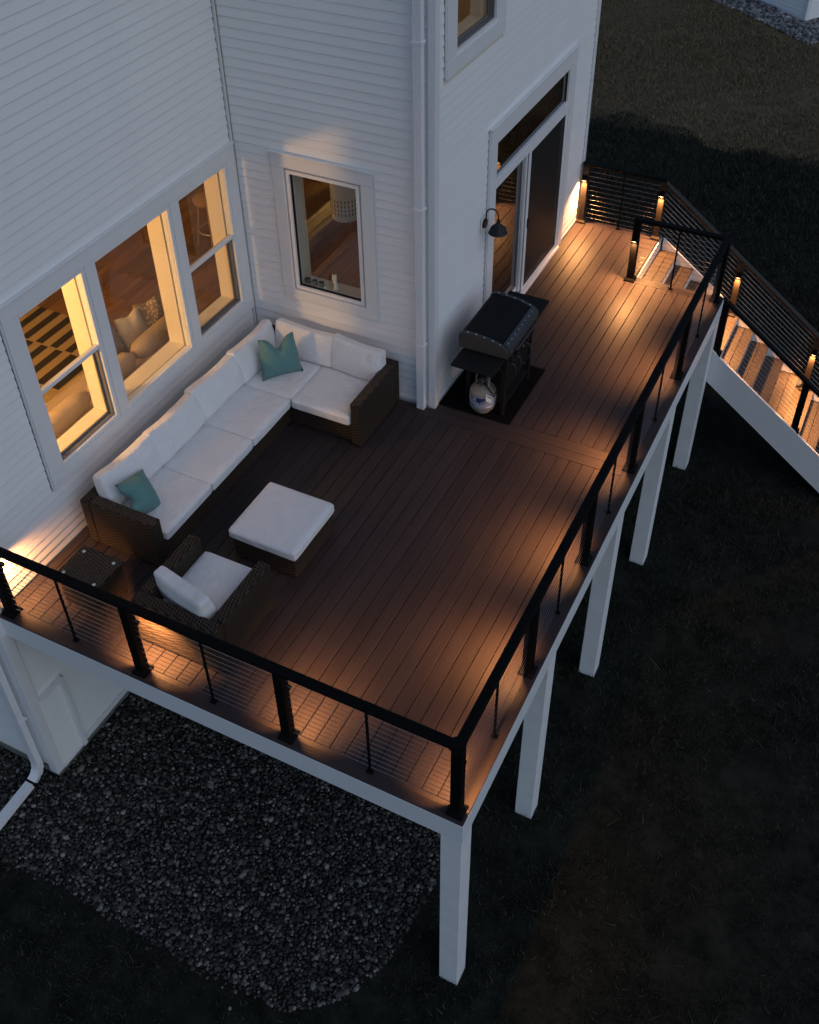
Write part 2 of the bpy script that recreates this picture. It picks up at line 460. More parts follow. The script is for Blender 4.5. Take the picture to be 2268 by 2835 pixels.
# ------------------------------------------------------------------ ground
def axis_pts(lo, hi, f0, f1, st):
    a = list(np.arange(f0, f1, st)); out = [lo, lo * .5, lo * .2] + a + [f1, hi * .25, hi * .5, hi]
    return sorted(set(round(v, 4) for v in out))
gx = axis_pts(-200, 200, -12, 14, .5); gy = axis_pts(-200, 260, -8, 40, .5)
vs_ = [(x, y, ground_z(x, y)) for y in gy for x in gx]
fs_ = [(j * len(gx) + i, j * len(gx) + i + 1, (j + 1) * len(gx) + i + 1, (j + 1) * len(gx) + i) for j in range(len(gy) - 1) for i in range(len(gx) - 1)]
gm = MB(); gm.add(vs_, fs_, True)
me = bpy.data.meshes.new("ground"); me.from_pydata(vs_, [], fs_); me.polygons.foreach_set("use_smooth", [True] * len(fs_)); me.materials.append(MATS["lawn_soil"])
struct(link(bpy.data.objects.new("ground", me)))

# ------------------------------------------------------------------ house
house = thing("white_house", "large white clapboard house with lit windows standing behind the raised deck", "house", (-2, 4.7, -2.86))
def wall_with_holes(name, axis, pos, thick, a0, a1, z0, z1, holes, outward):
    """axis 'y': wall runs along y at x=pos; inner face at pos - outward*thick"""
    ss = sorted({a0, a1, *[h[0] for h in holes], *[h[1] for h in holes]})
    zs = sorted({z0, z1, *[h[2] for h in holes], *[h[3] for h in holes]})
    m = MB()
    pin = pos - outward * thick
    def P(s_, z_, d): return (d, s_, z_) if axis == 'y' else (s_, d, z_)
    for i in range(len(ss) - 1):
        for j in range(len(zs) - 1):
            cs, cz = (ss[i] + ss[i + 1]) / 2, (zs[j] + zs[j + 1]) / 2
            if any(h[0] < cs < h[1] and h[2] < cz < h[3] for h in holes): continue
            for d in (pos, pin):
                m.add([P(ss[i], zs[j], d), P(ss[i + 1], zs[j], d), P(ss[i + 1], zs[j + 1], d), P(ss[i], zs[j + 1], d)], [(0, 1, 2, 3)])
    for h in holes + [(a0, a1, z0, z1)]:
        c = [(h[0], h[2]), (h[1], h[2]), (h[1], h[3]), (h[0], h[3])]
        for k in range(4):
            (s0, q0), (s1, q1) = c[k], c[(k + 1) % 4]
            m.add([P(s0, q0, pos), P(s1, q1, pos), P(s1, q1, pin), P(s0, q0, pin)], [(0, 1, 2, 3)])
    me = bpy.data.meshes.new(name)
    org = ORG[house.name]
    me.from_pydata([(x - org.x, y - org.y, z - org.z) for x, y, z in m.v], [], m.f)
    me.materials.append(MATS["inner_paint"])
    o = link(bpy.data.objects.new(name, me)); o.parent = house; ORG[o.name] = org
    return o
def siding(wall, axis, pos, out, a0, a1, z0, z1, holes, exposure=0.1025):
    """one clapboard per course and stretch; pos is the wall face, out = +1/-1"""
    cache = {}
    k = 0
    z = z0
    while z < z1 - 0.02:
        zt = min(z + exposure, z1)
        segs = [(a0, a1)]
        for h in holes:
            if h[2] < zt - 0.012 and h[3] > z + 0.012:
                ns = []
                for s0, s1 in segs:
                    if h[1] <= s0 or h[0] >= s1: ns.append((s0, s1)); continue
                    if h[0] > s0: ns.append((s0, h[0]))
                    if h[1] < s1: ns.append((h[1], s1))
                segs = ns
        for s0, s1 in segs:
            if s1 - s0 < 0.01: continue
            key = (round(s1 - s0, 3), round(zt - z, 3))
            if key not in cache:
                L, H = s1 - s0, zt - z
                prof = [(0.0, 0.0), (0.0125, 0.001), (0.0135, 0.007), (0.0125, 0.015), (0.0020, H + 0.004), (0.0, H + 0.004)]
                m = MB()
                if axis == 'y': m.prism([(d * out, zz) for d, zz in prof], 'y', 0, L)
                else: m.prism([(d * out, zz) for d, zz in prof], 'x', 0, L)
                cache[key] = m.mesh("siding_board", "siding")
            loc = (pos, s0, z) if axis == 'y' else (s0, pos, z)
            inst("siding_board", cache[key], wall, loc)
        z += exposure
# window openings (wall coordinates: along, z)
ZB, ZT = 0.93, 2.65
LW = [(1.29, 2.12), (2.32, 3.45), (3.65, 4.48)]
fr = 0.035
lw_holes = [(a - fr, b + fr, ZB - fr, ZT + fr) for a, b in LW]
WT = 0.20
wl = wall_with_holes("wall", 'y', -0.015, WT, -0.03, YC + 0.2, -2.70, ZTOP, lw_holes, 1)
part("gap_shade_strip", "black_matte", house, (-0.0148, -0.012, YC - 0.040, YC - 0.023, 2.88, ZTOP))  # black strip paints the shade in the inside corner gap
siding(wl, 'y', -0.015, 1, 0.06, YC - 0.034, -1.44 + 0.0, ZTOP, [(1.063, YC, 0.73, 2.85), (0, 10, -0.13, -0.002)])
siding(wl, 'y', -0.015, 1, 0.44, YC - 0.025, -2.63, -1.44, [])
siding(wl, 'y', -0.015, 1, 0.05, 0.377, -2.70, -1.477, [])
bw_hole = (0.69, 1.545, 1.20, 2.65)
wb = wall_with_holes("wall", 'x', YC + 0.015, WT, 0.0, X1 - 0.016, -2.70, ZTOP, [bw_hole], -1)
siding(wb, 'x', YC + 0.015, -1, 0.03, X1 - 0.074, -0.30, ZTOP, [(0.473, 1.745, 1.03, 2.85)])
DH = (6.30, 8.66, 0.02, 2.64)
UH = (5.14, 6.15, 4.05, 5.55)
wr = wall_with_holes("wall", 'y', X1 - 0.015, WT, YC + 0.016, Y2 - 0.016, -2.70, ZTOP, [DH, UH], 1)
part("gap_shade_strip", "black_matte", house, (X1 - 0.0148, X1 - .012, Y2 - 0.086, Y2 - 0.073, 0.05, ZTOP))  # painted shade again, in the siding gap at the far corner
siding(wr, 'y', X1 - 0.015, 1, YC + 0.075, Y2 - 0.081, -0.30, ZTOP, [(6.063, 8.87, -1, 2.87), (4.893, 6.35, 3.87, 5.73)])
# end walls out of sight keep the rooms closed
wn = wall_with_holes("wall", 'x', -0.03, WT, -6.0, -0.016, -2.70, ZTOP, [], -1)
siding(wn, 'x', -0.03, -1, -6.0, -0.10, -2.63, 0.35, [])
part("wall", "siding", house, (-6.0, -5.8, 0.18, Y2 - 0.22, -2.7, ZTOP))
part("wall", "siding", house, (-6.0, X1 - 0.22, Y2 - 0.216, Y2 - 0.016, -2.7, ZTOP))
# foundation
part("foundation", "concrete", house, (-6, -0.03, -0.02, 9.6, -3.2, -2.66), (-0.03, X1 - .03, YC + .03, 9.6, -3.2, -2.70))
# roof and eaves above the picture
rm = MB()
for (x0, x1, y0, y1) in ((-6.4, 0.35, -0.45, YC - 0.3), (-6.4, X1 + 0.35, YC - 0.3, Y2 + 0.4)):
    zr = ZTOP + 0.12
    xm = (x0 + x1) / 2
    rm.add([(x0, y0, zr), (x1, y0, zr), (x1, y1, zr), (x0, y1, zr), (xm, y0, zr + 1.9), (xm, y1, zr + 1.9)],
           [(0, 1, 4), (2, 3, 5), (1, 2, 5, 4), (3, 0, 4, 5), (0, 3, 2, 1)])
rf = rm.build("roof", "roof_shingle", house)
part("soffit", "trim", house, (-6.35, 0.30, -0.40, YC - 0.32, ZTOP + .005, ZTOP + 0.10), (-6.35, X1 + 0.30, YC - 0.30, Y2 + 0.35, ZTOP + .006, ZTOP + 0.10))
# corner boards
part("corner_board", "trim", house, (-0.03, 0.018, YC - 0.022, YC - 0.0, 0.0, ZTOP), bevel=0.003)          # inside corner strip
m = MB(); m.bbox(X1 - 0.074, X1 + 0.012, YC - 0.014, YC + 0.012, -0.02, ZTOP, .003); m.bbox(X1 - 0.012, X1 + 0.0125, YC + 0.0125, YC + 0.074, -0.02, ZTOP, .003)
m.build("corner_board", "trim", house)
m = MB(); m.bbox(X1 - 0.012, X1 + 0.012, Y2 - 0.074, Y2 - 0.013, -0.02, ZTOP, .003); m.bbox(X1 - 0.074, X1 + 0.0125, Y2 - 0.0125, Y2 + 0.014, -0.02, ZTOP, .003)
m.build("corner_board", "trim", house)
m = MB(); m.bbox(-0.014, 0.030, -0.066, 0.06, -1.47, ZTOP, .004); m.bbox(-0.10, -0.0142, -0.058, -0.030, -1.47, ZTOP, .004)
m.build("corner_board", "trim", house)
m = MB(); m.bbox(-0.036, 0.006, -0.052, 0.05, -2.74, -1.50, .003); m.bbox(-0.11, -0.0362, -0.052, -0.0305, -2.74, -1.50, .003)
m.build("corner_board", "trim", house)
# ledge and side strip of the recessed lower panel, base strip along the wall foot
part("ledge", "trim", house, (-0.05, 0.055, 0.062, 0.40, -1.475, -1.442), bevel=.003)
part("side_strip", "trim", house, (-0.05, 0.034, 0.378, 0.430, -2.74, -1.48), bevel=.003)
part("base_strip", "trim", house, (-0.035, 0.022, 0.442, YC - .03, -2.70, -2.635), bevel=.004)
part("base_strip", "trim", house, (-0.035, 0.012, 0.052, 0.376, -2.745, -2.702), bevel=.004)
part("base_strip", "trim", house, (X1 - 0.02, X1 + 0.006, YC + .076, 6.08, 0.004, 0.05), bevel=.003)
part("base_strip", "trim", house, (0.03, X1 - .076, YC - 0.006, YC + 0.014, 0.004, 0.045), bevel=.003)

def casing_rect(wn_, axis, face, out, a0, a1, z0, z1, side, head, sill, t=0.022, mull=()):
    """flat casing boards round an opening + cap; face = outer siding face"""
    def B(m, s0, s1, q0, q1, d0, d1):
        lo, hi = sorted((face + out * d0, face + out * d1))
        if axis == 'y': m.bbox(lo, hi, s0, s1, q0, q1, .003)
        else: m.bbox(s0, s1, lo, hi, q0, q1, .003)
    for nm, s0, s1, q0, q1 in [("casing", a0, a0 + side, z0 + sill, z1 - head), ("casing", a1 - side, a1, z0 + sill, z1 - head),
                               ("head_casing", a0, a1, z1 - head + .002, z1), ("sill_casing", a0, a1, z0, z0 + sill - .002)]:
        if q1 - q0 < 0.02: continue
        m = MB(); B(m, s0, s1, q0, q1, -0.014, t if nm != "head_casing" else t + .006); m.build(nm, "trim", wn_)
    for s0, s1 in mull:
        m = MB(); B(m, s0, s1, z0 + sill, z1 - head, -0.014, t - .002); m.build("mullion_casing", "trim", wn_)
    m = MB(); B(m, a0 - .025, a1 + .012, z1 + .002, z1 + .026, -0.012, t + .022); m.build("drip_cap", "trim", wn_)
    m = MB(); B(m, a0 - .016, a0 - .002, z0 - .0, z1, -0.010, .012); m.build("channel_strip", "trim", wn_)
    m = MB(); B(m, a0 - .032, a0 - .0165, z0 - .02, z1, -0.0145, -0.012); m.build("gap_shade_strip", "black_matte", wn_)  # black in place of the shade inside the channel gap
    m = MB(); B(m, a1 + .002, a1 + .014, z0, z1, -0.010, .012); m.build("channel_strip", "trim", wn_)
# left wall: triple window
win = thing("tmp", "t", "t"); bpy.data.objects.remove(win)
def empty_part(name, parent, loc):
    o = link(bpy.data.objects.new(name, None)); o.parent = parent; o.location = Vector(loc) - ORG[parent.name]; o.empty_display_size = .1
    ORG[o.name] = Vector(loc); return o
tw = empty_part("triple_window", house, (0, 2.9, 0.75))
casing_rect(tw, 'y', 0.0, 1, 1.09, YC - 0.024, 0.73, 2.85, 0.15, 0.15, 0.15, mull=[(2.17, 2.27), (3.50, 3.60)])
def yframe(m, x0, x1, a0, a1, z0, z1, w_):
    m.bbox(x0, x1, a0, a0 + w_, z0, z1, .002); m.bbox(x0, x1, a1 - w_, a1, z0, z1, .002)
    m.bbox(x0, x1, a0 + w_ + .0005, a1 - w_ - .0005, z0, z0 + w_, .002); m.bbox(x0, x1, a0 + w_ + .0005, a1 - w_ - .0005, z1 - w_, z1, .002)
for i, (a, b_) in enumerate(LW):
    m = MB()
    yframe(m, -0.075, 0.012, a - .048, b_ + .048, ZB - .048, ZT + .048, 0.048)
    m.build("frame", "trim", tw)
    if i != 1:
        zm = 1.80
        m = MB(); m.bbox(-0.05, 0.004, a + .001, b_ - .001, zm - .022, zm + .022, .003); m.build("check_rail", "trim", tw)
        m = MB(); m.box(-0.022, -0.017, a, b_, zm + .024, ZT); m.build("pane", "window_glass", tw)
        m = MB(); yframe(m, -0.072, -0.020, a + .001, b_ - .001, ZB + .001, zm - .024, 0.012); m.build("screen_track", "vinyl_grey", tw)
        m = MB(); yframe(m, -0.095, -0.0735, a + .001, b_ - .001, ZB + .001, zm - .024, 0.03); m.build("sash", "vinyl_grey", tw)
        m = MB(); m.box(-0.084, -0.079, a + .031, b_ - .031, ZB + .031, zm - .054); m.build("pane", "window_glass", tw)
    else:
        m = MB(); m.box(-0.022, -0.017, a, b_, ZB, ZT); m.build("pane", "window_glass", tw)
    # inner jamb liners
    m = MB(); yframe(m, -0.30, -0.097, a - .02, b_ + .02, ZB - .03, ZT + .03, 0.02); m.build("jamb", "inner_trim", tw)
# back wall window
bw = empty_part("picture_window", house, (1.12, YC, 1.03))
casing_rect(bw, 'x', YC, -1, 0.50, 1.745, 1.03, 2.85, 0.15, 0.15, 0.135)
def xframe(m, y0, y1, a0, a1, z0, z1, w_):
    m.bbox(a0, a0 + w_, y0, y1, z0, z1, .002); m.bbox(a1 - w_, a1, y0, y1, z0, z1, .002)
    m.bbox(a0 + w_ + .0005, a1 - w_ - .0005, y0, y1, z0, z0 + w_, .002); m.bbox(a0 + w_ + .0005, a1 - w_ - .0005, y0, y1, z1 - w_, z1, .002)
m = MB(); xframe(m, YC - 0.012, YC + 0.075, 0.665, 1.57, 1.175, 2.675, 0.042); m.build("frame", "trim", bw)
m = MB(); xframe(m, YC + 0.01, YC + 0.05, 0.7075, 1.5275, 1.2175, 2.6325, 0.006); m.build("gasket", "black_matte", bw)
m = MB(); m.box(0.71, 1.525, YC + 0.022, YC + 0.027, 1.22, 2.63); m.build("pane", "window_glass", bw)
m = MB(); xframe(m, YC + 0.076, YC + 0.26, 0.69, 1.545, 1.185, 2.665, 0.02); m.build("jamb", "inner_trim", bw)
# upper window in the door wall
uw = empty_part("upper_window", house, (X1, 5.64, 3.88))
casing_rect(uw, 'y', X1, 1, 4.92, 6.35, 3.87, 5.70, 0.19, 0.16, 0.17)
m = MB(); yframe(m, X1 - 0.075, X1 + 0.010, 5.112, 6.178, 4.022, 5.578, 0.048); m.build("frame", "trim", uw)
m = MB(); yframe(m, X1 - 0.072, X1 - 0.02, 5.161, 6.129, 4.071, 5.529, 0.012); m.build("screen_track", "vinyl_grey", uw)
m = MB(); yframe(m, X1 - 0.095, X1 - 0.0735, 5.161, 6.129, 4.071, 5.529, 0.035); m.build("sash", "vinyl_grey", uw)
m = MB(); m.box(X1 - 0.086, X1 - 0.08, 5.196, 6.094, 4.106, 5.494); m.build("pane", "window_glass", uw)
m = MB(); yframe(m, X1 - 0.30, X1 - 0.097, 5.13, 6.16, 4.04, 5.56, 0.02); m.build("jamb", "inner_trim", uw)
# sliding door with transom
dr = empty_part("sliding_door", house, (X1, 7.48, 0.0))
casing_rect(dr, 'y', X1, 1, 6.09, 8.87, 0.01, 2.87, 0.165, 0.17, 0.0, t=0.024)
m = MB(); m.bbox(X1 - 0.09, X1 + .014, 6.256, 6.30, 0.05, 2.70, .003); m.bbox(X1 - .09, X1 + .014, 8.66, 8.704, .05, 2.70, .003)
m.bbox(X1 - .09, X1 + .014, 6.301, 8.659, 2.64, 2.70, .003); m.bbox(X1 - .09, X1 + .016, 6.301, 8.659, 2.075, 2.20, .004)
m.build("frame", "trim", dr)
m = MB(); m.bbox(X1 - .02, X1 + .012, 6.302, 8.658, 2.128, 2.14, .002); m.build("transom_groove", "vinyl_grey", dr)
m = MB(); m.box(X1 - .034, X1 - .028, 6.30, 8.66, 2.2005, 2.64); m.build("transom_pane", "door_glass", dr)
part("sill", "door_vinyl", dr, (X1 - .12, X1 + .055, 6.25, 8.71, 0.006, 0.046), bevel=.004)
part("track", "steel", dr, (X1 - .064, X1 - .046, 6.31, 8.65, 0.046, 0.06), (X1 - .01, X1 + .004, 6.31, 8.65, 0.046, 0.058))
def leaf(x0, x1, a0, a1, st, mat_, pane_mat, nm):
    p_ = MB()
    p_.bbox(x0, x1, a0, a0 + st, .062, 2.073, .004); p_.bbox(x0, x1, a1 - st, a1, .062, 2.073, .004)
    p_.bbox(x0, x1, a0 + st + .0005, a1 - st - .0005, .062, .062 + st, .004); p_.bbox(x0, x1, a0 + st + .0005, a1 - st - .0005, 2.073 - st, 2.073, .004)
    p_.build(nm + "_stiles", mat_, dr)
    q = MB(); xm = (x0 + x1) / 2; q.box(xm - .003, xm + .003, a0 + st, a1 - st, .062 + st, 2.073 - st); q.build(nm + "_pane", pane_mat, dr)
leaf(X1 - .085, X1 - .05, 6.302, 7.40, 0.065, "door_vinyl", "door_glass", "fixed")
leaf(X1 - .045, X1 - .012, 7.33, 8.658, 0.075, "door_vinyl", "door_glass", "sliding")
m = MB(); m.bbox(X1 + .0, X1 + .012, 7.36, 7.43, .062, 2.073, .003); m.bbox(X1, X1 + .012, 8.63, 8.658, .062, 2.073, .003)
m.bbox(X1, X1 + .012, 7.431, 8.629, .062, .095, .003); m.bbox(X1, X1 + .012, 7.431, 8.629, 2.045, 2.073, .003); m.build("screen_frame", "trim", dr)
part("screen", "screen_mesh", dr, (X1 + .004, X1 + .007, 7.43, 8.63, .095, 2.045))
m = MB(); m.bbox(X1 + .012, X1 + .035, 7.405, 7.425, 1.0, 1.13, .004); m.build("handle", "black_matte", dr)
m = MB(); m.bbox(X1 - .05, X1 - .03, 7.335, 7.36, 1.0, 1.14, .004); m.build("handle", "black_matte", dr)

# ------------------------------------------------------------------ rooms behind the glass
fl = struct(part("indoor_floor", "inner_floor", None, (-5.8, -0.216, 0.17, 9.46, -0.25, 0.0)))
fl2 = struct(part("indoor_floor", "inner_floor", None, (-0.215, X1 - 0.216, YC + 0.216, 9.46, -0.25, 0.0)))
board_me = MB().box(0, 0.118, 0, 1.8, 0, 0.006).mesh("floor_plank", "inner_floor")
k = 0
for ix in range(32):
    x = -4.1 + ix * 0.12
    for jy in range(4):
        y = 1.2 + jy * 1.805 + (ix * 0.61) % 1.2
        if x + .12 > -0.22 and y < YC + .22 or y + 1.8 > 9.45: continue
        o = inst("floor_plank", board_me, fl, (x, y, 0.001))
for nm, zz in (("indoor_ceiling", 2.74),):
    struct(part(nm, "inner_paint", None, (-5.8, -0.216, 0.17, 9.46, zz, zz + .2)))
    struct(part(nm, "inner_paint", None, (-0.2155, X1 - 0.216, YC + 0.216, 9.46, zz, zz + .2)))
# cabinet run along the far side of the dining room
cab = thing("kitchen_island", "long amber wood kitchen island seen through the small window above the sofa corner", "island", (-1.35, 7.9, 0))
part("plinth", "dark_wood", cab, (-1.62, -1.12, 6.6, 9.2, 0.008, 0.10)); part("cabinet", "cabinet_wood", cab, (-1.70, -1.05, 6.5, 9.3, 0.101, 0.86)); part("worktop", "stool_wood", cab, (-1.74, -1.00, 6.45, 9.35, 0.862, 0.90), bevel=.005)
for yy in (7.2, 7.9, 8.6): part("door_gap", "dark_wood", cab, (-1.0495, -1.047, yy, yy + .008, .12, .85))
rug = thing("striped_rug", "black and tan striped rug on the living room floor behind the left window", "rug", (-2.7, 3.6, 0.008))
part("field", "rug_tan", rug, (-4.0, -1.75, 2.3, 4.30, 0.008, 0.016))
sm_me = MB().box(0, 0.115, 0, 0.64, 0, .002).mesh("stripe", "rug_black")
for j in range(3):
    for i in range(9):
        inst("stripe", sm_me, rug, (-3.96 + i * 0.24 + (0.12 if j % 2 else 0), 2.33 + j * 0.665, 0.0165))
def bolster(m, x, y0, y1, z, r):
    pts = []; rs = []
    n_ = 9
    for i in range(n_):
        t_ = i / (n_ - 1); pts.append((x, y0 + (y1 - y0) * t_, z)); e = min(t_, 1 - t_) * 2
        rs.append(r * (0.45 + 0.55 * min(1, e * 3.2) ** .5))
    return m.tube(pts, r, 14, rs=rs)
isf = thing("indoor_couch", "tan couch with fat bolsters standing indoors against the triple window", "couch", (-0.85, 2.9, 0))
part("couch_back", "sofa_tan", isf, (-0.62, -0.36, 1.1, 4.30, 0.05, 0.70), bevel=.04); part("couch_seat", "sofa_tan", isf, (-1.35, -0.621, 1.15, 4.25, 0.05, 0.44), bevel=.04)
for (a, b_) in ((1.5, 2.40), (2.45, 3.18), (3.22, 4.02)):
    bolster(MB(), -0.66, a, b_, 0.76, 0.125).build("bolster", "sofa_tan", isf)

def pillow_mesh(wd, ht, th, chop=0.0, seed=0, n_=14):
    """square cushion in local x (width), z (height), y (thickness); base at z=0"""
    m = MB(); rr = random.Random(seed)
    idx = {}
    for side in (1, -1):
        for i in range(n_ + 1):
            for j in range(n_ + 1):
                u = -1 + 2 * i / n_; v = -1 + 2 * j / n_
                e = max(0.0, (1 - abs(u) ** 2.4)) ** .62 * max(0.0, (1 - abs(v) ** 2.4)) ** .62
                x = u * wd / 2 * (1 - 0.10 * (1 - v * v)); z = v * ht / 2 * (1 - 0.09 * (1 - u * u))
                y = side * th / 2 * e
                if chop:
                    c = math.exp(-(u / .36) ** 2) * max(0, (v + .25) / 1.25) ** 1.3
                    z -= chop * c; y *= 1 - .4 * c
                    x *= 1 - 0.16 * max(0, v) * (1 if abs(u) > .2 else .4)
                nn = noise.noise((u * 1.7 + seed, v * 1.7, side * .5)) * .012 + noise.noise((u * 4 + seed, v * 4, side)) * .004
                m.v.append((x, y + nn * (e ** .5), z + ht / 2))
    N = n_ + 1
    for s_ in range(2):
        for i in range(n_):
            for j in range(n_):
                a = s_ * N * N + i * N + j
                m.f.append((a, a + N, a + N + 1, a + 1)); m.sm.append(True)
    return m
def weld(o, d=0.0005):
    bm = bmesh.new(); bm.from_mesh(o.data); bmesh.ops.remove_doubles(bm, verts=bm.verts[:], dist=d); bmesh.ops.recalc_face_normals(bm, faces=bm.faces[:])
    bm.to_mesh(o.data); bm.free()
def pillow(name, label, mat, loc, rot, wd, ht, th, chop=0, seed=0, cat="pillow", group=None, mode='XYZ'):
    pm = pillow_mesh(wd, ht, th, chop, seed)
    if mode != 'XYZ': pm.v = [(x, y, z - ht / 2) for x, y, z in pm.v]      # turn about the middle
    me = pm.mesh(name, mat)
    o = link(bpy.data.objects.new(name, me)); weld(o); o.location = loc; o.rotation_mode = mode; o.rotation_euler = rot
    return tag(o, label, cat, group)
pillow("throw_pillow", "gold patterned pillow standing upright on the indoor couch behind the middle window", "pillow_pattern", (-1.02, 4.02, 0.445), (R(-18), 0, R(70)), .42, .44, .16, .02, 3, group="pillows on the indoor couch")
pillow("throw_pillow", "cream pillow between the gold patterned one and the big grey one indoors", "pillow_cream", (-1.04, 3.72, 0.445), (R(-18), 0, R(80)), .44, .44, .16, .03, 5, group="pillows on the indoor couch")
pillow("throw_pillow", "big grey brown pillow at the left of the middle window indoors", "pillow_grey", (-1.04, 3.28, 0.445), (R(-20), 0, R(95)), .58, .52, .2, .02, 8, group="pillows on the indoor couch")
pillow("throw_pillow", "small gold patterned pillow behind the lower pane of the left window", "pillow_pattern", (-0.98, 1.86, 0.445), (R(-25), 0, R(85)), .46, .42, .15, .02, 9, group="pillows on the indoor couch")
st = thing("bar_stool", "round topped wooden bar stool in the room behind the right window", "stool", (-2.08, 6.68, 0.008))
MB().lathe([(0, .70), (.19, .70), (.20, .72), (.20, .745), (.185, .76), (0, .76)], (-2.08, 6.68, 0), 20).build("seat", "stool_wood", st)
for k in range(4):
    a = k * math.pi / 2 + .6
    MB().tube([(-2.08 + .12 * math.cos(a), 6.68 + .12 * math.sin(a), .70), (-2.08 + .22 * math.cos(a), 6.68 + .22 * math.sin(a), .008)], .016, 6).build("leg", "stool_wood", st)
MB().tube([(-2.08 + .185 * math.cos(a_), 6.68 + .185 * math.sin(a_), .26) for a_ in [i * math.pi / 8 for i in range(16)]], .009, 5, True).build("foot_ring", "steel", st)
# hanging lantern shade seen through the picture window
ln = thing("hanging_shade", "white slotted cylinder lampshade hanging inside the small window", "lampshade", (0.75, 5.75, 1.60))
sm_ = MB().lathe([(.165, 0), (.17, .01), (.17, .62), (.165, .63), (.155, .62), (.155, .01)], (0.75, 5.75, 1.60), 32); sm_.f += [((5) * 32 + k, 5 * 32 + (k + 1) % 32, (k + 1) % 32, k) for k in range(32)]; sm_.sm += [True] * 32
sm_.build("shade", "ceramic_white", ln)
sl = MB()
for rrow in range(4):
    for k in range(24):
        a = 2 * math.pi * k / 24
        c, s_ = math.cos(a), math.sin(a); zc = 1.68 + rrow * .055
        px, py = 0.75 + .1708 * c, 5.75 + .1708 * s_
        sl.add([(px - s_ * .007, py + c * .007, zc), (px + s_ * .007, py - c * .007, zc), (px + s_ * .007, py - c * .007, zc + .038), (px - s_ * .007, py + c * .007, zc + .038)], [(0, 1, 2, 3)])
sl.build("slots", "ceramic_dark", ln)
MB().tube([(0.75, 5.75, 2.22), (0.75, 5.75, 2.738)], .006, 6).build("cord", "black_matte", ln)
# angel figurine and small pots on the inner sill
SZ = 1.2075
fg = thing("angel_figurine", "small white winged figurine on the sill of the window above the sofa corner", "figurine", (1.12, 4.82, SZ))
MB().lathe([(0, 0), (.030, 0), (.026, .03), (.017, .08), (.014, .12), (.020, .14), (.012, .158), (0, .16)], (1.12, 4.82, SZ), 14).build("body", "ceramic_white", fg)
MB().lathe([(0, .158), (.012, .164), (.016, .178), (.012, .194), (0, .2)], (1.123, 4.818, SZ), 12).build("head", "ceramic_white", fg)
for s_, tl in ((-1, .03), (-1.7, .0)):
    MB().prism([(1.11, SZ + .05), (1.085 + tl, SZ + .06), (1.068 + tl, SZ + .12), (1.075 + tl, SZ + .185), (1.095 + tl, SZ + .17), (1.112, SZ + .12)], 'y', 4.822 + (0.008 if tl else .0), 4.829 + (.008 if tl else 0)).build("wing", "ceramic_white", fg)
for i, (xx, lab) in enumerate(((0.755, "first small grey pot from the left on the inside window sill"), (0.845, "middle of three small grey pots on the inside window sill"), (0.935, "right one of three small grey pots on the inside window sill"))):
    pt = thing("sill_pot", lab, "pot", (xx, 4.80, SZ), "small pots on the window sill")
    MB().lathe([(0, 0), (.026, 0), (.034, .02), (.034, .055), (.030, .056), (.027, .045), (0, .044)], (xx, 4.80, SZ), 16).build("cup", "concrete" if i else "ceramic_dark", pt)
    MB().lathe([(0, .0445), (.026, .0455), (.02, .052), (0, .056)], (xx, 4.80, SZ), 12).build("soil", "black_matte", pt)
tag(MB().lathe([(0, 0), (.014, .002), (.019, .014), (.014, .028), (0, .031)], (1.005, 4.775, SZ), 14).build("sill_ball", "ceramic_white"), "tiny white ball beside the pots on the inside window sill", "ornament")
# upstairs room
struct(part("upstairs_floor", "inner_floor", None, (-0.5, X1 - 0.216, YC + .216, 9.46, 3.0, 3.1)))
struct(part("upstairs_wall", "inner_paint", None, (-0.6, -0.5, YC + .216, 9.46, 3.0, 5.7), (-0.5, X1 - .216, 6.9, 7.0, 3.1, 5.7)))
ds_ = thing("upstairs_dresser", "low wooden dresser inside the upper window", "dresser", (1.2, 5.6, 3.1))
part("carcass", "cabinet_wood", ds_, (0.5, 1.3, 5.0, 6.6, 3.11, 3.85)); part("top", "stool_wood", ds_, (0.47, 1.33, 4.97, 6.63, 3.852, 3.89), bevel=.004)
def point(name, loc, e, col=(1.0, 0.50, 0.155), r=0.12):
    d = bpy.data.lights.new(name, 'POINT'); d.energy = e; d.color = col; d.shadow_soft_size = r
    o = link(bpy.data.objects.new(name, d)); o.location = loc; return o
fl_ = thing("floor_lamp", "lit floor lamp inside the living room beyond the left window frame", "lamp", (-1.55, 0.55, 0.008))
MB().lathe([(0, 0), (.14, 0), (.14, .02), (.02, .03), (.012, .05), (.012, 1.5), (0, 1.5)], (-1.55, 0.55, 0.008), 16).build("stand", "black_matte", fl_)
MB().lathe([(.20, 1.50), (.14, 1.78)], (-1.55, 0.55, 0), 24).build("lamp_shade", "shade_glow", fl_)
point("floor_lamp_light", (-1.55, 0.55, 1.92), 330)
point("ceiling_light_living", (-2.6, 3.2, 2.55), 26, r=.2)
point("ceiling_light_kitchen", (-3.2, 7.2, 2.55), 26, r=.2)
point("upstairs_light", (0.6, 5.4, 5.3), 9, r=.15)

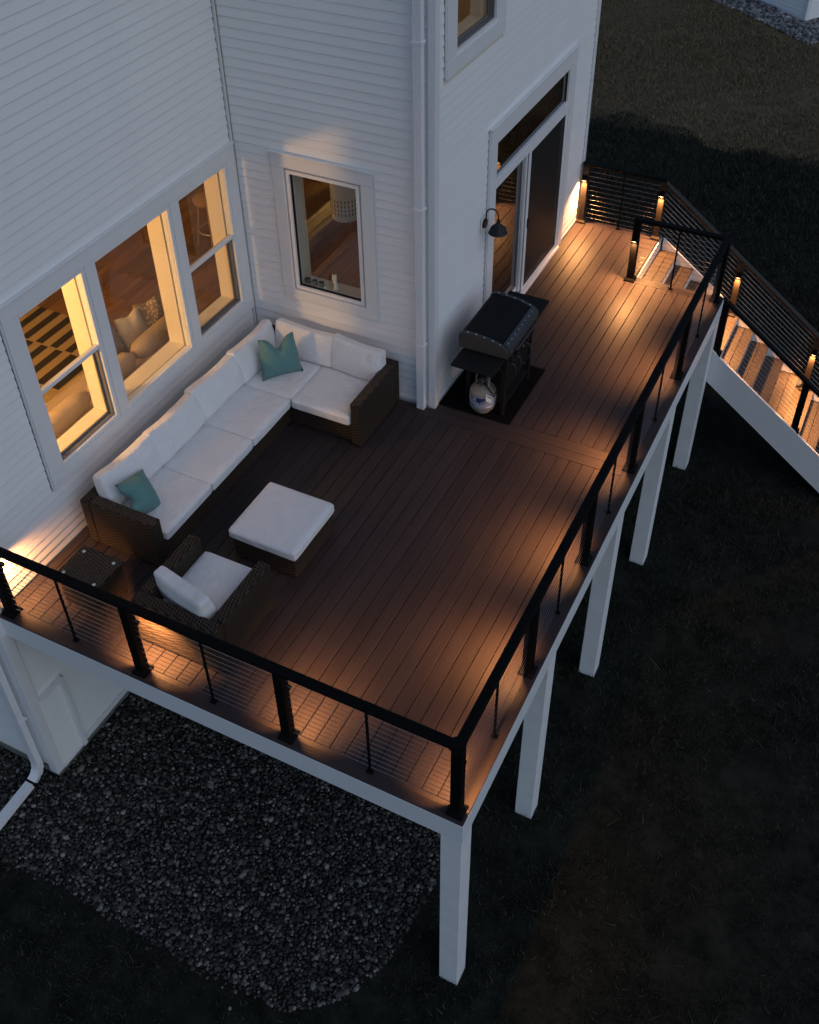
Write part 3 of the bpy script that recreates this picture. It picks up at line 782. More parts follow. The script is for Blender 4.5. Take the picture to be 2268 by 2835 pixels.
# ------------------------------------------------------------------ deck
deck = thing("raised_deck", "raised dark brown composite plank deck on white posts beside the house", "deck", (2.5, 4.4, -3.1))
PW, PITCH, TH = 0.1385, 0.1460, 0.025
bcache = {}
def deck_board_mesh(L, ax, wd=PW):
    key = (round(L, 3), ax, round(wd, 4))
    if key not in bcache:
        m = MB()
        if ax == 'y': m.bbox(0, wd, 0, L, -TH, 0, .0025)
        else: m.bbox(0, L, 0, wd, -TH, 0, .0025)
        bcache[key] = m.mesh("deck_board", "deck_plank" if ax == 'y' else "deck_plank_x")
    return bcache[key]
def dboard(x, y, L, ax, wd=PW): return inst("deck_board", deck_board_mesh(L, ax, wd), deck, (x, y, 0))
XE = XD - 0.003                     # boards stop at the fascia
xi = 4.800
# field boards, counted inward from the outer rail
k = 0
xs_all = []
x = xi - 0.0075 - PW
while x > 0.01:
    xs_all.append(x); x -= PITCH
for x in xs_all:
    dboard(x, 0.1505, 4.4995 - 0.1505 - .005, 'y')
    if x > X1 + 0.005:
        y1 = 8.308 if x + PW > 3.56 else 9.528
        dboard(x, 4.815, y1 - 4.815, 'y')
if xs_all[-1] > 0.03: dboard(0.022, 0.1505, 4.344, 'y', xs_all[-1] - 0.022 - .0055)
xl = [x for x in xs_all if x > X1 + 0.005][-1]
dboard(X1 + 0.018, 4.815, 9.528 - 4.815, 'y', xl - X1 - 0.018 - .0055)
# borders
dboard(0.016, 0.003, XE - 0.017, 'x', 0.1465)
dboard(xi, 0.1505, YF - 0.003 - 0.1505, 'y', XE - xi)
for yy in (4.4995, 4.6565): dboard(0.022 if yy < 4.6 else X1 + .02, yy, xi - .0055 - (0.022 if yy < 4.6 else X1 + .02), 'x', 0.153)
dboard(3.72, 8.3135, xi - .0055 - 3.72, 'x', 8.457 - 8.3135)
xq = [x for x in xs_all if x + PW <= 3.56][0] + PW + .0055
dboard(xq, 8.3135, 9.528 - 8.3135, 'y', 3.713 - xq)
dboard(X1 + 0.02, 9.5335, 3.713 - X1 - .02, 'x', 0.145)
# fascia
m = MB(); m.bbox(0.016, XD, -0.0, 0.0195, -0.285, -0.0255, .002); m.build("fascia", "trim", deck)
m = MB(); m.bbox(XD - .0195, XD, 0.020, YF - .0205, -0.285, -0.0255, .002); m.build("fascia", "trim", deck)
m = MB(); m.bbox(3.74, XD, YF - .02, YF, -0.285, -0.0255, .002); m.build("fascia", "trim", deck)
m = MB(); m.bbox(X1 + .02, 3.735, 9.662, 9.682, -0.285, -0.0255, .002); m.build("fascia", "trim", deck)
# joists and beams
for i in range(24):
    y = 0.06 + i * 0.4
    if y > YF - .1: x0, x1 = X1 + .05, 3.70
    else: x0, x1 = (0.03 if y < YC - .05 else X1 + .03), XE - .05
    part("joist", "dark_wood", deck, (x0, x1, y, y + .04, -0.26, -0.027))
part("border_light_block", "dark_wood", deck, (0.05, 4.77, .105, .18, -0.2, -0.0275))  # these three boards are added to stop lamplight leaking through the border gaps
part("border_light_block", "dark_wood", deck, (4.772, 4.83, .19, 8.3, -0.2, -0.0275))
part("border_light_block", "dark_wood", deck, (2.5, 4.77, 8.27, 8.34, -0.2, -0.0275))
part("underdeck_light_block", "black_matte", deck, (0.04, 4.755, 0.06, 4.60, -0.272, -0.266))  # added dark sheets, keep lamplight from falling through the board gaps
part("underdeck_light_block", "black_matte", deck, (X1 + .05, 4.755, 4.62, 8.30, -0.272, -0.266))
part("beam", "dark_wood", deck, (4.76, 4.90, 0.03, YF - .05, -0.52, -0.262))
for yy in (0.004, 1.99, 4.09, 6.12, 8.25):
    z0 = ground_z(4.85, yy) - 0.12
    o = MB().bbox(4.747, XD - .0035, yy, yy + 0.20, z0, -0.2855 if yy > .01 else -0.2855, .006).build("support_post", "post_wrap", deck)

# ------------------------------------------------------------------ railings
RH = 0.95
def rail_post(parent, x, y, zb, ztop, mat="black_metal", s=0.092):
    m = MB(); m.bbox(x - s / 2, x + s / 2, y - s / 2, y + s / 2, zb + .004, ztop, .006); p = m.build("post", mat, parent)
    a, b_ = s / 2 + .026, s / 2 + .004
    m = MB(); vs = []
    for hw, z in ((a, zb + .003), (a, zb + .022), (b_, zb + .048)): vs += [(x - hw, y - hw, z), (x + hw, y - hw, z), (x + hw, y + hw, z), (x - hw, y + hw, z)]
    fs = [(0, 1, 2, 3), (8, 9, 10, 11)]
    for q in (0, 4):
        for k in range(4): fs.append((q + k, q + (k + 1) % 4, q + 4 + (k + 1) % 4, q + 4 + k))
    m.add(vs, fs); m.build("skirt", mat, p)
    return p
def baluster(parent, x, y, zb, ztop, mat="black_metal"):
    m = MB(); m.bbox(x - .010, x + .010, y - .010, y + .010, zb + .003, ztop, .002); p = m.build("baluster", mat, parent)
    m = MB(); m.bbox(x - .03, x + .03, y - .022, y + .022, zb + .003, zb + .016, .003); m.build("foot", mat, p)
def top_rail(parent, a, b_, mat="black_metal", ext=0.0, name="top_rail"):
    a = Vector(a); b_ = Vector(b_); d = (b_ - a).normalized(); sd = Vector((d.y, -d.x, 0)).normalized(); un = sd.cross(d)
    prof = [(-.042, -.040), (-.026, -.052), (.026, -.052), (.042, -.040), (.044, -.010), (.034, 0.0), (-.034, 0.0), (-.044, -.010)]
    vs = []
    for c in (a - d * ext, b_ + d * ext):
        vs += [c + sd * p + un * q for p, q in prof]
    n_ = len(prof)
    fs = [tuple(reversed(range(n_))), tuple(range(n_, 2 * n_))] + [(i, (i + 1) % n_, n_ + (i + 1) % n_, n_ + i) for i in range(n_)]
    return MB().add(vs, fs).build(name, mat, parent)
CZ = [0.085 + 0.0735 * i for i in range(11)]
def cables(parent, a, b_, r=0.0023):
    for z in CZ:
        MB().tube([Vector(a) + Vector((0, 0, z)), Vector(b_) + Vector((0, 0, z))], r, 6).build("cable", "cable_steel", parent)
def rail_run(name, label, pts_posts, bal, a, b_, group="cable railings of the deck", ext=.0):
    t_ = thing(name, label, "railing", (*((Vector(a) + Vector(b_)) / 2)[:2], 0), group)
    for p in pts_posts: rail_post(t_, p[0], p[1], 0, RH - .05, p[2] if len(p) > 2 else "black_metal")
    for p in bal: baluster(t_, p[0], p[1], 0, RH - .05)
    top_rail(t_, (a[0], a[1], RH), (b_[0], b_[1], RH), ext=ext)
    cables(t_, (a[0], a[1], 0), (b_[0], b_[1], 0))
    return t_
NX = [0.122, 1.69, 3.253, 4.85]
OY = [0.10, 1.636, 3.148, 4.656, 6.512, 8.362]
rr_ = rail_run("deck_railing", "black cable railing along the near edge of the deck behind the wicker armchair", [(x, 0.10) for x in NX], [((NX[i] + NX[i + 1]) / 2, 0.10) for i in range(3)], (NX[0], 0.10), (4.79, 0.10), ext=.0)
m = MB(); m.prism([(4.7895, .056), (4.84, .056), (4.894, .110), (4.894, .1595), (4.806, .1595), (4.7895, .144)], 'z', RH - .052, RH); m.build("corner_cap", "black_metal", rr_)
rail_run("deck_railing", "long black cable railing along the outer edge of the deck above the white posts", [(4.85, y) for y in OY[1:]], [(4.85, (OY[i] + OY[i + 1]) / 2) for i in range(5)], (4.85, 0.16), (4.85, 8.405))
rail_run("deck_railing", "short black cable railing between the deck and the top of the stairs", [(3.67, 8.362)], [(4.238, 8.362)], (3.625, 8.362), (4.805, 8.362))
rail_run("deck_railing", "short black cable railing across the far end of the deck by the house corner", [(2.525, 9.60, "post_bronze"), (3.665, 9.60, "post_bronze")], [(3.09, 9.60)], (2.475, 9.60), (3.70, 9.60))

# ------------------------------------------------------------------ stairs
SX, RUN, RISE, NST = 3.74, 0.26, 0.193, 14
stair = thing("deck_stairs", "brown plank stairs with white risers going down from the far end of the deck", "stairs", (5.6, 9.06, -2.95))
tb = MB().bbox(0, 0.134, 0, 1.142, -0.025, 0, .003).mesh("tread_board", "tread_plank")
for k in range(1, NST + 1):
    z = -RISE * k; x0 = SX + RUN * (k - 1)
    inst("tread_board", tb, stair, (x0 + .002, 8.504, z)); inst("tread_board", tb, stair, (x0 + .1415, 8.504, z))
    part("riser", "trim", stair, (x0 - .018, x0 + .0005, 8.5035, 9.6465, z + .0015, z + RISE - .0255))
    part("tread_light_block", "dark_wood", stair, (x0 + .11, x0 + .165, 8.5035, 9.6465, z - .06, z - .0255))  # added under the tread gap to keep lamp streaks off the lawn
part("riser", "trim", stair, (SX + RUN * NST - .018, SX + RUN * NST, 8.5035, 9.6465, -2.98, -RISE * NST - .0265))
def zn(x): return -RISE * (x - SX) / RUN
for (ya, yb) in ((8.4635, 8.5015), (9.6485, 9.6865)):
    xe = SX + RUN * (NST + .4)
    m = MB(); m.prism([(SX + .03, zn(SX + .03) - .29), (SX + .03, zn(SX + .03) + .012), (xe, zn(xe) + .012), (xe, -3.05), (xe - .35, -3.05), (SX + .03 + .02, zn(SX + .05) - .51)], 'y', ya, yb); m.build("stringer", "trim", stair)
m = MB(); xe = SX + RUN * NST; m.prism([(SX + .06, -.30), (xe, zn(xe) - .25), (xe, zn(xe) - .27), (SX + .06, -.32)], 'y', 8.503, 9.647); m.build("stair_light_block", "dark_wood", stair)  # added unseen board that stops stair lamplight leaking below
def tread_z(x): return -RISE * (math.floor((x - SX) / RUN) + 1)
def stair_rail(label, y, xs, top0, mat, first_post=True):
    t_ = thing("stair_railing", label, "railing", (6, y, -1.5), "cable railings of the stairs")
    sl_ = RISE / RUN
    zt = lambda x: top0[1] - sl_ * (x - top0[0])
    for x in xs: rail_post(t_, x, y, tread_z(x), zt(x) - .055, mat)
    x0, x1 = top0[0], xs[-1] + .06
    top_rail(t_, (x0, y, zt(x0)), (x1, y, zt(x1)), mat)
    for c in CZ:
        MB().tube([(x0, y, zt(x0) - RH + c + .03), (x1, y, zt(x1) - RH + c + .03)], .0020, 6).build("cable", "cable_steel", t_)
    return t_
stair_rail("sloping black cable railing on the near side of the stairs above the white stringer", 8.545, [4.985, 6.262, 7.3], (4.945, -0.045), "black_metal")
stair_rail("sloping dark cable railing on the far lawn side of the stairs", 9.60, [4.935, 6.205, 7.3], (3.705, 0.90), "post_bronze")

# ------------------------------------------------------------------ post lights
WARM = (1.0, 0.43, 0.14)
def post_light(x, y, z, d, label, e=2.6, tilt=0.60, size=114):
    """d: direction the lamp faces (unit 2-D); (x,y) post centre"""
    f = Vector((d[0], d[1], 0)); s_ = Vector((-d[1], d[0], 0)); c = Vector((x, y, z)) + f * (0.046 + .001)
    t_ = thing("post_light", label, "light", tuple(c), "small downlights on the railing posts")
    def ob(m, f0, f1, hw, z0, z1):
        P = []
        for zz in (z0, z1):
            for ff, ss in ((f0, -hw), (f1, -hw), (f1, hw), (f0, hw)): P.append(c + f * ff + s_ * ss + Vector((0, 0, zz)))
        m.add(P, [(0, 1, 2, 3), (4, 5, 6, 7), (0, 1, 5, 4), (1, 2, 6, 5), (2, 3, 7, 6), (3, 0, 4, 7)]); return m
    m = MB(); ob(m, 0, .008, .036, -.02, .085); ob(m, .0085, .042, .036, .018, .046); m.build("housing", "black_metal", t_)
    m = MB(); ob(m, .012, .038, .030, .0145, .0175); m.build("lens", "lamp_lens", t_)
    ld = bpy.data.lights.new("post_light_beam", 'SPOT'); ld.energy = e * 58; ld.color = WARM; ld.spot_size = R(size); ld.spot_blend = 1.0; ld.shadow_soft_size = 0.014
    lo = link(bpy.data.objects.new("post_light_beam", ld)); lo.parent = t_
    lo.location = f * 0.019 + Vector((0, 0, 0.010))
    aim = (f * tilt + Vector((0, 0, -1))).normalized()
    lo.rotation_euler = aim.to_track_quat('-Z', 'Y').to_euler()
LZ = 0.585
for i, (x, w_) in enumerate(zip(NX[:3], ("next to the house wall", "behind the wicker armchair", "between the armchair and the deck corner"))):
    post_light(x, .10, LZ, (0, 1), "small warm downlight on the near railing post " + w_, (2.4, 5.5, 2.6)[i])
post_light(4.85, .10, LZ, (0, 1), "warm downlight on the inner face of the near corner post", 2.8, .5, 114)
for y, w_ in zip(OY[1:], ("first beyond the near corner", "second beyond the near corner", "third beyond the near corner by the cross boards", "fourth beyond the near corner", "at the far corner by the stairs")):
    post_light(4.85, y, LZ, (-1, 0), "warm downlight on the outer railing post " + w_, 2.6)
post_light(3.67, 8.362, .625, (0, -1), "lit downlight on the dark post at the head of the stairs facing the deck", 4.2, .34, 126)
post_light(2.525, 9.60, .685, (0, -1), "lit downlight on the far post touching the house corner", 5.5, .34, 128)
post_light(3.665, 9.60, .685, (0, -1), "lit downlight on the far post at the top of the stairs", 5.5, .34, 126)
post_light(4.935, 9.60, tread_z(4.935) + .66, (0, -1), "lit downlight on the first lawn side post down the stairs", 4.0, .22, 118)
post_light(6.205, 9.60, tread_z(6.205) + .66, (0, -1), "lit downlight on the lower lawn side stair post at the picture edge", 4.0, .22, 118)
post_light(4.985, 8.545, tread_z(4.985) + .62, (0, 1), "hidden downlight on the near stair post just below the deck corner", 2.8, .3, 118)
post_light(6.262, 8.545, tread_z(6.262) + .62, (0, 1), "hidden downlight on the lower near stair post", 2.8, .3, 118)

# ------------------------------------------------------------------ wall lamp, downspouts
wlmp = thing("wall_lamp", "unlit black gooseneck barn lamp on the wall left of the sliding door", "lamp", (X1, 5.97, 1.80))
part("mount_block", "trim", wlmp, (X1 + .001, X1 + .014, 5.895, 6.045, 1.70, 1.90), bevel=.003)
MB().tube([(X1 + .0145, 5.97, 1.80), (X1 + .038, 5.97, 1.80)], .055, 20).build("back_plate", "lamp_black", wlmp)
arc = [(X1 + .038, 5.97, 1.84)] + [(X1 + .115 - .075 * math.cos(a), 5.97, 1.93 + .075 * math.sin(a)) for a in np.linspace(0, math.pi, 11)] + [(X1 + .19, 5.97, 1.88)]
MB().tube(arc, .009, 8).build("gooseneck", "lamp_black", wlmp)
MB().lathe([(0, .0), (.022, .0), (.025, -.045), (.035, -.055), (.06, -.075), (.088, -.105), (.10, -.145), (.112, -.165), (.108, -.166), (.094, -.145), (.08, -.105), (.05, -.078), (0, -.07)], (X1 + .19, 5.97, 1.885), 28).build("lamp_shade", "lamp_black", wlmp)

dsp = thing("downspout", "white ribbed downspout beside the corner board behind the sofa end", "downspout", (2.31, 4.63, 0))
def ribbed(x0, x1, y0, y1):
    """rectangular profile with ribs on the front (-y) face"""
    pts = [(x1, y1), (x0, y1), (x0, y0)]
    n_ = 6
    for i in range(n_):
        a = x0 + (x1 - x0) * (i + .25) / n_; b_ = x0 + (x1 - x0) * (i + .75) / n_
        pts += [(a, y0), (a + .002, y0 - .004), (b_ - .002, y0 - .004), (b_, y0)]
    pts += [(x1, y0)]
    return pts
m = MB(); m.prism(ribbed(2.264, 2.358, 4.585, 4.645), 'z', 0.004, ZTOP - .05); m.build("pipe", "gutter_white", dsp)
for zz in (0.9, 2.6, 4.3):
    m = MB(); m.bbox(2.255, 2.367, 4.575, 4.673, zz, zz + .03, .002); m.build("strap", "gutter_white", dsp)
ds2 = thing("downspout", "white downspout on the lower house corner kicking out over the pebbles", "downspout", (-0.2, -0.12, -2.8))
m = MB(); m.beam((-0.16, -0.13, 0.6), (-0.175, -0.13, -2.52), 0.10, 0.075, (0, 1, 0)); m.build("pipe", "gutter_white", ds2)
m = MB()
pp = [(-0.175, -0.13, -2.521), (-0.177, -0.145, -2.60), (-0.18, -0.19, -2.665), (-0.183, -0.26, -2.70)]
for a, b_ in zip(pp[:-1], pp[1:]): m.beam(a, b_, 0.104, 0.08, (0, 1, .3))
m.build("elbow", "gutter_white", ds2)
m = MB(); m.beam((-0.185, -0.30, -2.712), (-0.20, -1.25, -2.79), 0.10, 0.075); m.build("extension", "gutter_white", ds2)
m = MB(); m.beam((-0.183, -0.262, -2.701), (-0.184, -0.299, -2.711), 0.085, 0.06); m.build("joint", "black_matte", ds2)
m = MB(); m.bbox(-0.225, -0.115, -0.17, -0.06, -1.72, -1.69, .002); m.build("strap", "gutter_white", ds2)

# ------------------------------------------------------------------ furniture
def rounded_box(sx, sy, sz, r, puff=0.0, n_=10, seed=0, wob=0.006):
    """soft cushion centred on x,y; base at z=0"""
    bm = bmesh.new(); bmesh.ops.create_cube(bm, size=2.0)
    bmesh.ops.subdivide_edges(bm, edges=bm.edges[:], cuts=n_, use_grid_fill=True)
    half = Vector((sx / 2, sy / 2, sz / 2))
    for v in bm.verts:
        p = v.co.copy()
        # denser sampling near the borders
        q = Vector([math.copysign(abs(c) ** 0.8, c) * h for c, h in zip(p, half)])
        inner = Vector([max(-(h - r), min(h - r, c)) for c, h in zip(q, half)])
        dlt = q - inner
        if dlt.length > 1e-6:
            q = inner + dlt.normalized() * min(r, max(abs(c) for c in dlt) if True else r)
        fx = 1 - (p.x * p.x); fy = 1 - (p.y * p.y); fz = 1 - p.z * p.z
        q.z += math.copysign(1, p.z) * puff * (max(fx, 0) * max(fy, 0)) ** .6 * (abs(p.z) > .5) * (1 if p.z > 0 else .15)
        q.y += math.copysign(1, p.y) * puff * .35 * max(fx, 0) * max(fz, 0) * (abs(p.y) > .98)
        q.x += math.copysign(1, p.x) * puff * .35 * max(fy, 0) * max(fz, 0) * (abs(p.x) > .98)
        w_ = Vector((noise.noise(q * 4 + Vector((seed, 0, 0))), noise.noise(q * 4 + Vector((0, seed + 9, 0))), noise.noise(q * 4 + Vector((0, 0, seed + 5)))))
        q += w_ * wob
        v.co = q + Vector((0, 0, sz / 2))
    m = MB(); bm.verts.index_update()
    m.add([v.co[:] for v in bm.verts], [[v.index for v in f.verts] for f in bm.faces], True); bm.free()
    return m
def xform(m, mat4):
    m.v = [tuple(mat4 @ Vector(p)) for p in m.v]; return m
def place(m, loc, rot=(0, 0, 0)):
    from mathutils import Euler
    return xform(m, Matrix.Translation(loc) @ Euler(rot).to_matrix().to_4x4())
def seat_cushion(parent, x0, x1, y0, y1, z0, z1, seed):
    c = place(rounded_box(x1 - x0, y1 - y0, z1 - z0, 0.026, 0.007, 14, seed, .004), ((x0 + x1) / 2, (y0 + y1) / 2, z0)).build("seat_cushion", "cushion_white", parent)
    # piping along the upper seam
    pts = []
    r = .05; zz = z1 - .022
    for cx, cy, a0 in ((x1 - r, y1 - r, 0), (x0 + r, y1 - r, 90), (x0 + r, y0 + r, 180), (x1 - r, y0 + r, 270)):
        for k in range(5): a = R(a0 + k * 22.5); pts.append((cx + (r + .001) * math.cos(a), cy + (r + .001) * math.sin(a), zz))
    MB().tube(pts, .0045, 5, True).build("piping", "cushion_white", c)
    return c
def back_cushion(parent, c, yaw, wd, ht, th, tilt, seed):
    """c: bottom centre point; local x width, y thickness; tilt leans backwards (-y local)"""
    m = rounded_box(wd, th, ht, 0.04, 0.0, 13, seed, .012)
    # belly out on the front and back, sag the top edge between soft corners
    vs = []
    for x, y, z in m.v:
        u = 2 * x / wd; v = 2 * z / ht - 1
        y += math.copysign(.030, y) * max(0, 1 - u * u) * max(0, 1 - v * v)
        z += -.028 * max(0, 1 - u * u) * max(0, v) + .014 * u * max(0, v)
        y *= 1 - .22 * max(0, v)
        vs.append((x, y, z))
    m.v = vs
    mt = Matrix.Translation(c) @ Matrix.Rotation(yaw, 4, 'Z') @ Matrix.Rotation(tilt, 4, 'X')
    return xform(m, mt).build("back_cushion", "cushion_white", parent)
sofa = thing("sectional_sofa", "L shaped brown wicker sofa with white cushions in the corner of the house walls", "sofa", (0.7, 3.0, 0))
Wk = "wicker_brown"
part("back_panel", Wk, sofa, (0.20, 0.315, 1.18, 4.62, 0.03, 0.60), bevel=.012)
part("back_panel", Wk, sofa, (0.318, 2.025, 4.505, 4.62, 0.03, 0.60), bevel=.012)
part("arm", Wk, sofa, (0.318, 1.105, 1.18, 1.31, 0.03, 0.615), bevel=.014)
part("arm", Wk, sofa, (1.905, 2.03, 3.655, 4.503, 0.03, 0.615), bevel=.014)
part("base", Wk, sofa, (0.318, 1.075, 1.313, 3.70, 0.03, 0.295), bevel=.010)
part("base", Wk, sofa, (0.318, 1.902, 3.703, 4.502, 0.03, 0.295), bevel=.010)
for (x, y) in ((0.24, 1.22), (1.06, 1.22), (0.24, 4.58), (1.99, 4.58), (1.99, 3.70), (1.04, 2.5), (1.06, 3.66)):
    part("foot", "black_matte", sofa, (x - .025, x + .025, y - .025, y + .025, 0.003, 0.0295))
ZS0, ZS1 = 0.297, 0.425
for i, (y0, y1) in enumerate(((1.315, 2.095), (2.10, 2.875), (2.88, 3.655))): seat_cushion(sofa, 0.34, 1.135, y0, y1, ZS0, ZS1, i)
seat_cushion(sofa, 0.34, 1.135, 3.66, 4.49, ZS0, ZS1, 4)
seat_cushion(sofa, 1.14, 1.90, 3.635, 4.49, ZS0, ZS1, 5)
for i, (y0, y1) in enumerate(((1.32, 2.11), (2.07, 2.89), (2.85, 3.67), (3.63, 4.42))):
    back_cushion(sofa, (0.455 + .012 * (i % 2), (y0 + y1) / 2, 0.425), R(-90) + R((-1.5, 1, -1, 1.5)[i]), y1 - y0, 0.42, 0.17, R(13), 20 + i)
for i, (x0, x1) in enumerate(((0.50, 1.29), (1.25, 1.93))):
    back_cushion(sofa, ((x0 + x1) / 2, 4.39 - .01 * i, 0.425), R(180 + (1, -2)[i]), x1 - x0, 0.41, 0.17, R(13), 30 + i)
pillow("throw_pillow", "teal throw pillow with a chopped dent in the corner of the outdoor sofa", "teal_cloth", (0.84, 3.97, 0.43), (R(-17), 0, R(50)), .50, .50, .20, .13, 2, group="teal throw pillows")
pillow("throw_pillow", "teal throw pillow slumped beside the near arm of the outdoor sofa", "teal_cloth", (0.70, 1.50, 0.60), (R(38), R(62), R(-72)), .45, .45, .20, .10, 6, group="teal throw pillows", mode='YXZ')

ott = thing("wicker_ottoman", "square wicker ottoman with a white cushion top in the middle of the deck", "ottoman", (2.02, 2.02, 0))
part("base", Wk, ott, (1.665, 2.395, 1.655, 2.39, 0.025, 0.285), bevel=.012)
seat_cushion(ott, 1.64, 2.415, 1.63, 2.415, 0.287, 0.405, 11)
for (x, y) in ((1.71, 1.70), (2.35, 1.70), (1.71, 2.34), (2.35, 2.34)): part("foot", "black_matte", ott, (x - .025, x + .025, y - .025, y + .025, .003, .0245))

ch = thing("wicker_armchair", "brown wicker armchair with white cushions backed against the near railing", "armchair", (1.92, 0.82, 0))
part("back_panel", Wk, ch, (1.47, 2.385, 0.365, 0.50, 0.03, 0.60), bevel=.014)
part("arm", Wk, ch, (1.47, 1.60, 0.503, 1.285, 0.03, 0.60), bevel=.014)
part("arm", Wk, ch, (2.255, 2.385, 0.503, 1.285, 0.03, 0.60), bevel=.014)
part("base", Wk, ch, (1.603, 2.252, 0.503, 1.26, 0.03, 0.29), bevel=.010)
seat_cushion(ch, 1.61, 2.245, 0.53, 1.30, 0.292, 0.42, 15)
back_cushion(ch, (1.90, 0.66, 0.42), R(-13), 0.66, 0.36, 0.16, R(10), 41)
for (x, y) in ((1.51, .41), (2.34, .41), (1.51, 1.24), (2.34, 1.24)): part("foot", "black_matte", ch, (x - .025, x + .025, y - .025, y + .025, .003, .0295))

stb = thing("wicker_side_table", "low wicker side table with four pale pads left of the armchair", "table", (0.74, 0.62, 0))
part("base", Wk, stb, (0.515, 0.965, 0.425, 0.815, 0.02, 0.385), bevel=.010)
part("table_top", Wk, stb, (0.49, 0.99, 0.40, 0.84, 0.387, 0.415), bevel=.008)
for (x, y) in ((.56, .47), (.925, .47), (.56, .768), (.92, .768)):
    MB().lathe([(0, 0), (.017, 0), (.016, .006), (0, .007)], (x, y, .4155), 12).build("pad", "pad_white", stb)
for (x, y) in ((.54, .45), (.94, .45), (.54, .79), (.94, .79)): part("foot", "black_matte", stb, (x - .02, x + .02, y - .02, y + .02, .003, .0195))

# ------------------------------------------------------------------ grill, mat, tank
tag(part("grill_mat", "mat_rubber", None, (2.475, 3.37, 4.76, 5.935, 0.003, 0.010), bevel=.002), "black rubber mat under the gas grill beside the house corner", "mat")
gr = thing("gas_grill", "black gas grill with closed riveted lid standing against the house wall", "grill", (3.0, 5.28, 0.01))
GZ = 0.012
for (x, y) in ((2.78, 4.90), (3.22, 4.90), (2.78, 5.68), (3.22, 5.68)): part("leg", "black_matte", gr, (x - .022, x + .022, y - .022, y + .022, GZ + .045, 0.78))
for (x, y) in ((2.78, 4.90), (3.22, 4.90), (2.78, 5.68), (3.22, 5.68)): MB().lathe([(0, 0), (.018, 0), (.026, .015), (.018, .044), (0, .044)], (x, y, GZ), 12).build("caster", "black_matte", gr)
part("bottom_shelf", "black_matte", gr, (2.76, 3.24, 4.93, 5.65, 0.13, 0.15), bevel=.003)
part("firebox", "black_matte", gr, (2.74, 3.22, 4.83, 5.68, 0.66, 0.90), bevel=.02)
part("control_panel", "black_matte", gr, (3.222, 3.275, 4.83, 5.68, 0.72, 0.87), bevel=.008)
part("side_shelf", "black_matte", gr, (2.745, 3.255, 4.47, 4.815, 0.855, 0.885), bevel=.006)
part("side_shelf", "black_matte", gr, (2.765, 3.285, 5.725, 6.125, 0.855, 0.885), bevel=.006)
for yy in (4.93, 5.08, 5.23, 5.38, 5.53):
    k_ = MB(); k_.tube([(3.2755, yy, .80), (3.31, yy, .80)], .024, 12, rs=[.026, .021]); kn = k_.build("knob", "black_matte", gr)
    MB().box(3.3105, 3.3125, yy - .004, yy + .004, .795, .822).build("mark", "red_mark" if yy != 5.23 else "pad_white", kn)
# lid
prof = [(2.715, 0.905), (2.705, 1.00), (2.715, 1.075), (2.76, 1.105), (2.90, 1.105), (3.06, 1.085), (3.20, 1.045), (3.275, 1.00), (3.29, 0.96), (3.285, 0.905)]
m = MB(); m.prism(prof, 'y', 4.835, 5.665); m.build("lid", "grill_lid", gr)
def offset(pf, d): return [(x + (d if x > 3.0 else -d), z + d if z > .91 else z) for x, z in pf]
pf2 = offset(prof, .008)
for (ya, yb) in ((4.788, 4.834), (5.666, 5.712)):
    m = MB(); m.prism(pf2, 'y', ya, yb); m.build("lid_end", "grill_edge", gr)
m = MB(); m.prism([(3.215, 1.046), (3.278, 1.008), (3.298, 0.962), (3.293, 0.906), (3.3, .906), (3.308, .965), (3.288, 1.018), (3.218, 1.058)], 'y', 4.836, 5.664); m.build("lid_trim", "grill_edge", gr)
rv = MB().lathe([(0.008, 0), (.0075, .003), (.004, .006), (0, .0065)], (0, 0, 0), 8).mesh("rivet", "rivet")
for yy in (4.811, 5.689):
    for (x, z, a) in ((2.80, 1.113, 0), (2.90, 1.113, 2), (3.00, 1.101, 7), (3.10, 1.084, 12), (3.19, 1.058, 17)): inst("rivet", rv, gr, (x, yy, z - .0005), (0, R(a), 0))
for i in range(8): inst("rivet", rv, gr, (3.252, 4.90 + i * .1, 1.0375), (0, R(33), 0))
MB().tube([(3.29, 4.95, .95), (3.345, 4.95, .955), (3.345, 5.55, .955), (3.29, 5.55, .95)], .012, 8).build("handle", "grill_edge", gr)
for yy in (4.96, 5.12, 5.40):
    MB().tube([(3.275, yy, .74), (3.32, yy, .72), (3.335, yy + .02, .62), (3.30, yy + .03, .50), (3.26, yy + .03, .44)], .010, 6).build("tool_hook", "grill_edge", gr)
part("front_brace", "black_matte", gr, (3.205, 3.225, 4.93, 5.65, 0.33, 0.66))
part("back_brace", "black_matte", gr, (2.77, 2.785, 4.93, 5.65, 0.33, 0.66))

tk = thing("propane_tank", "grey propane tank with a blue and white label standing on the grill mat", "tank", (2.965, 4.915, 0.0105))
tc_ = (2.965, 4.915, 0.0105)
MB().lathe([(.10, 0), (.105, 0), (.105, .05), (.098, .05)], tc_, 28).build("foot_ring", "tank_paint", tk)
MB().lathe([(0, .018), (.08, .02), (.122, .032), (.146, .056), (.154, .088), (.154, .265), (.147, .295), (.122, .328), (.075, .350), (0, .358)], tc_, 40).build("body", "tank_paint", tk)
MB().lathe([(.1546, .105), (.1552, .108), (.1552, .262), (.1546, .265)], tc_, 48).build("label_band", "tank_label", tk)
def wrap(poly, mat_, name, r):
    """poly: list of (angle deg, z) outlines pasted on the tank"""
    m = MB(); vs = [(tc_[0] + r * math.cos(R(a)), tc_[1] + r * math.sin(R(a)), tc_[2] + z) for a, z in poly]
    return m.add(vs, [tuple(range(len(vs)))]).build(name, mat_, tk)
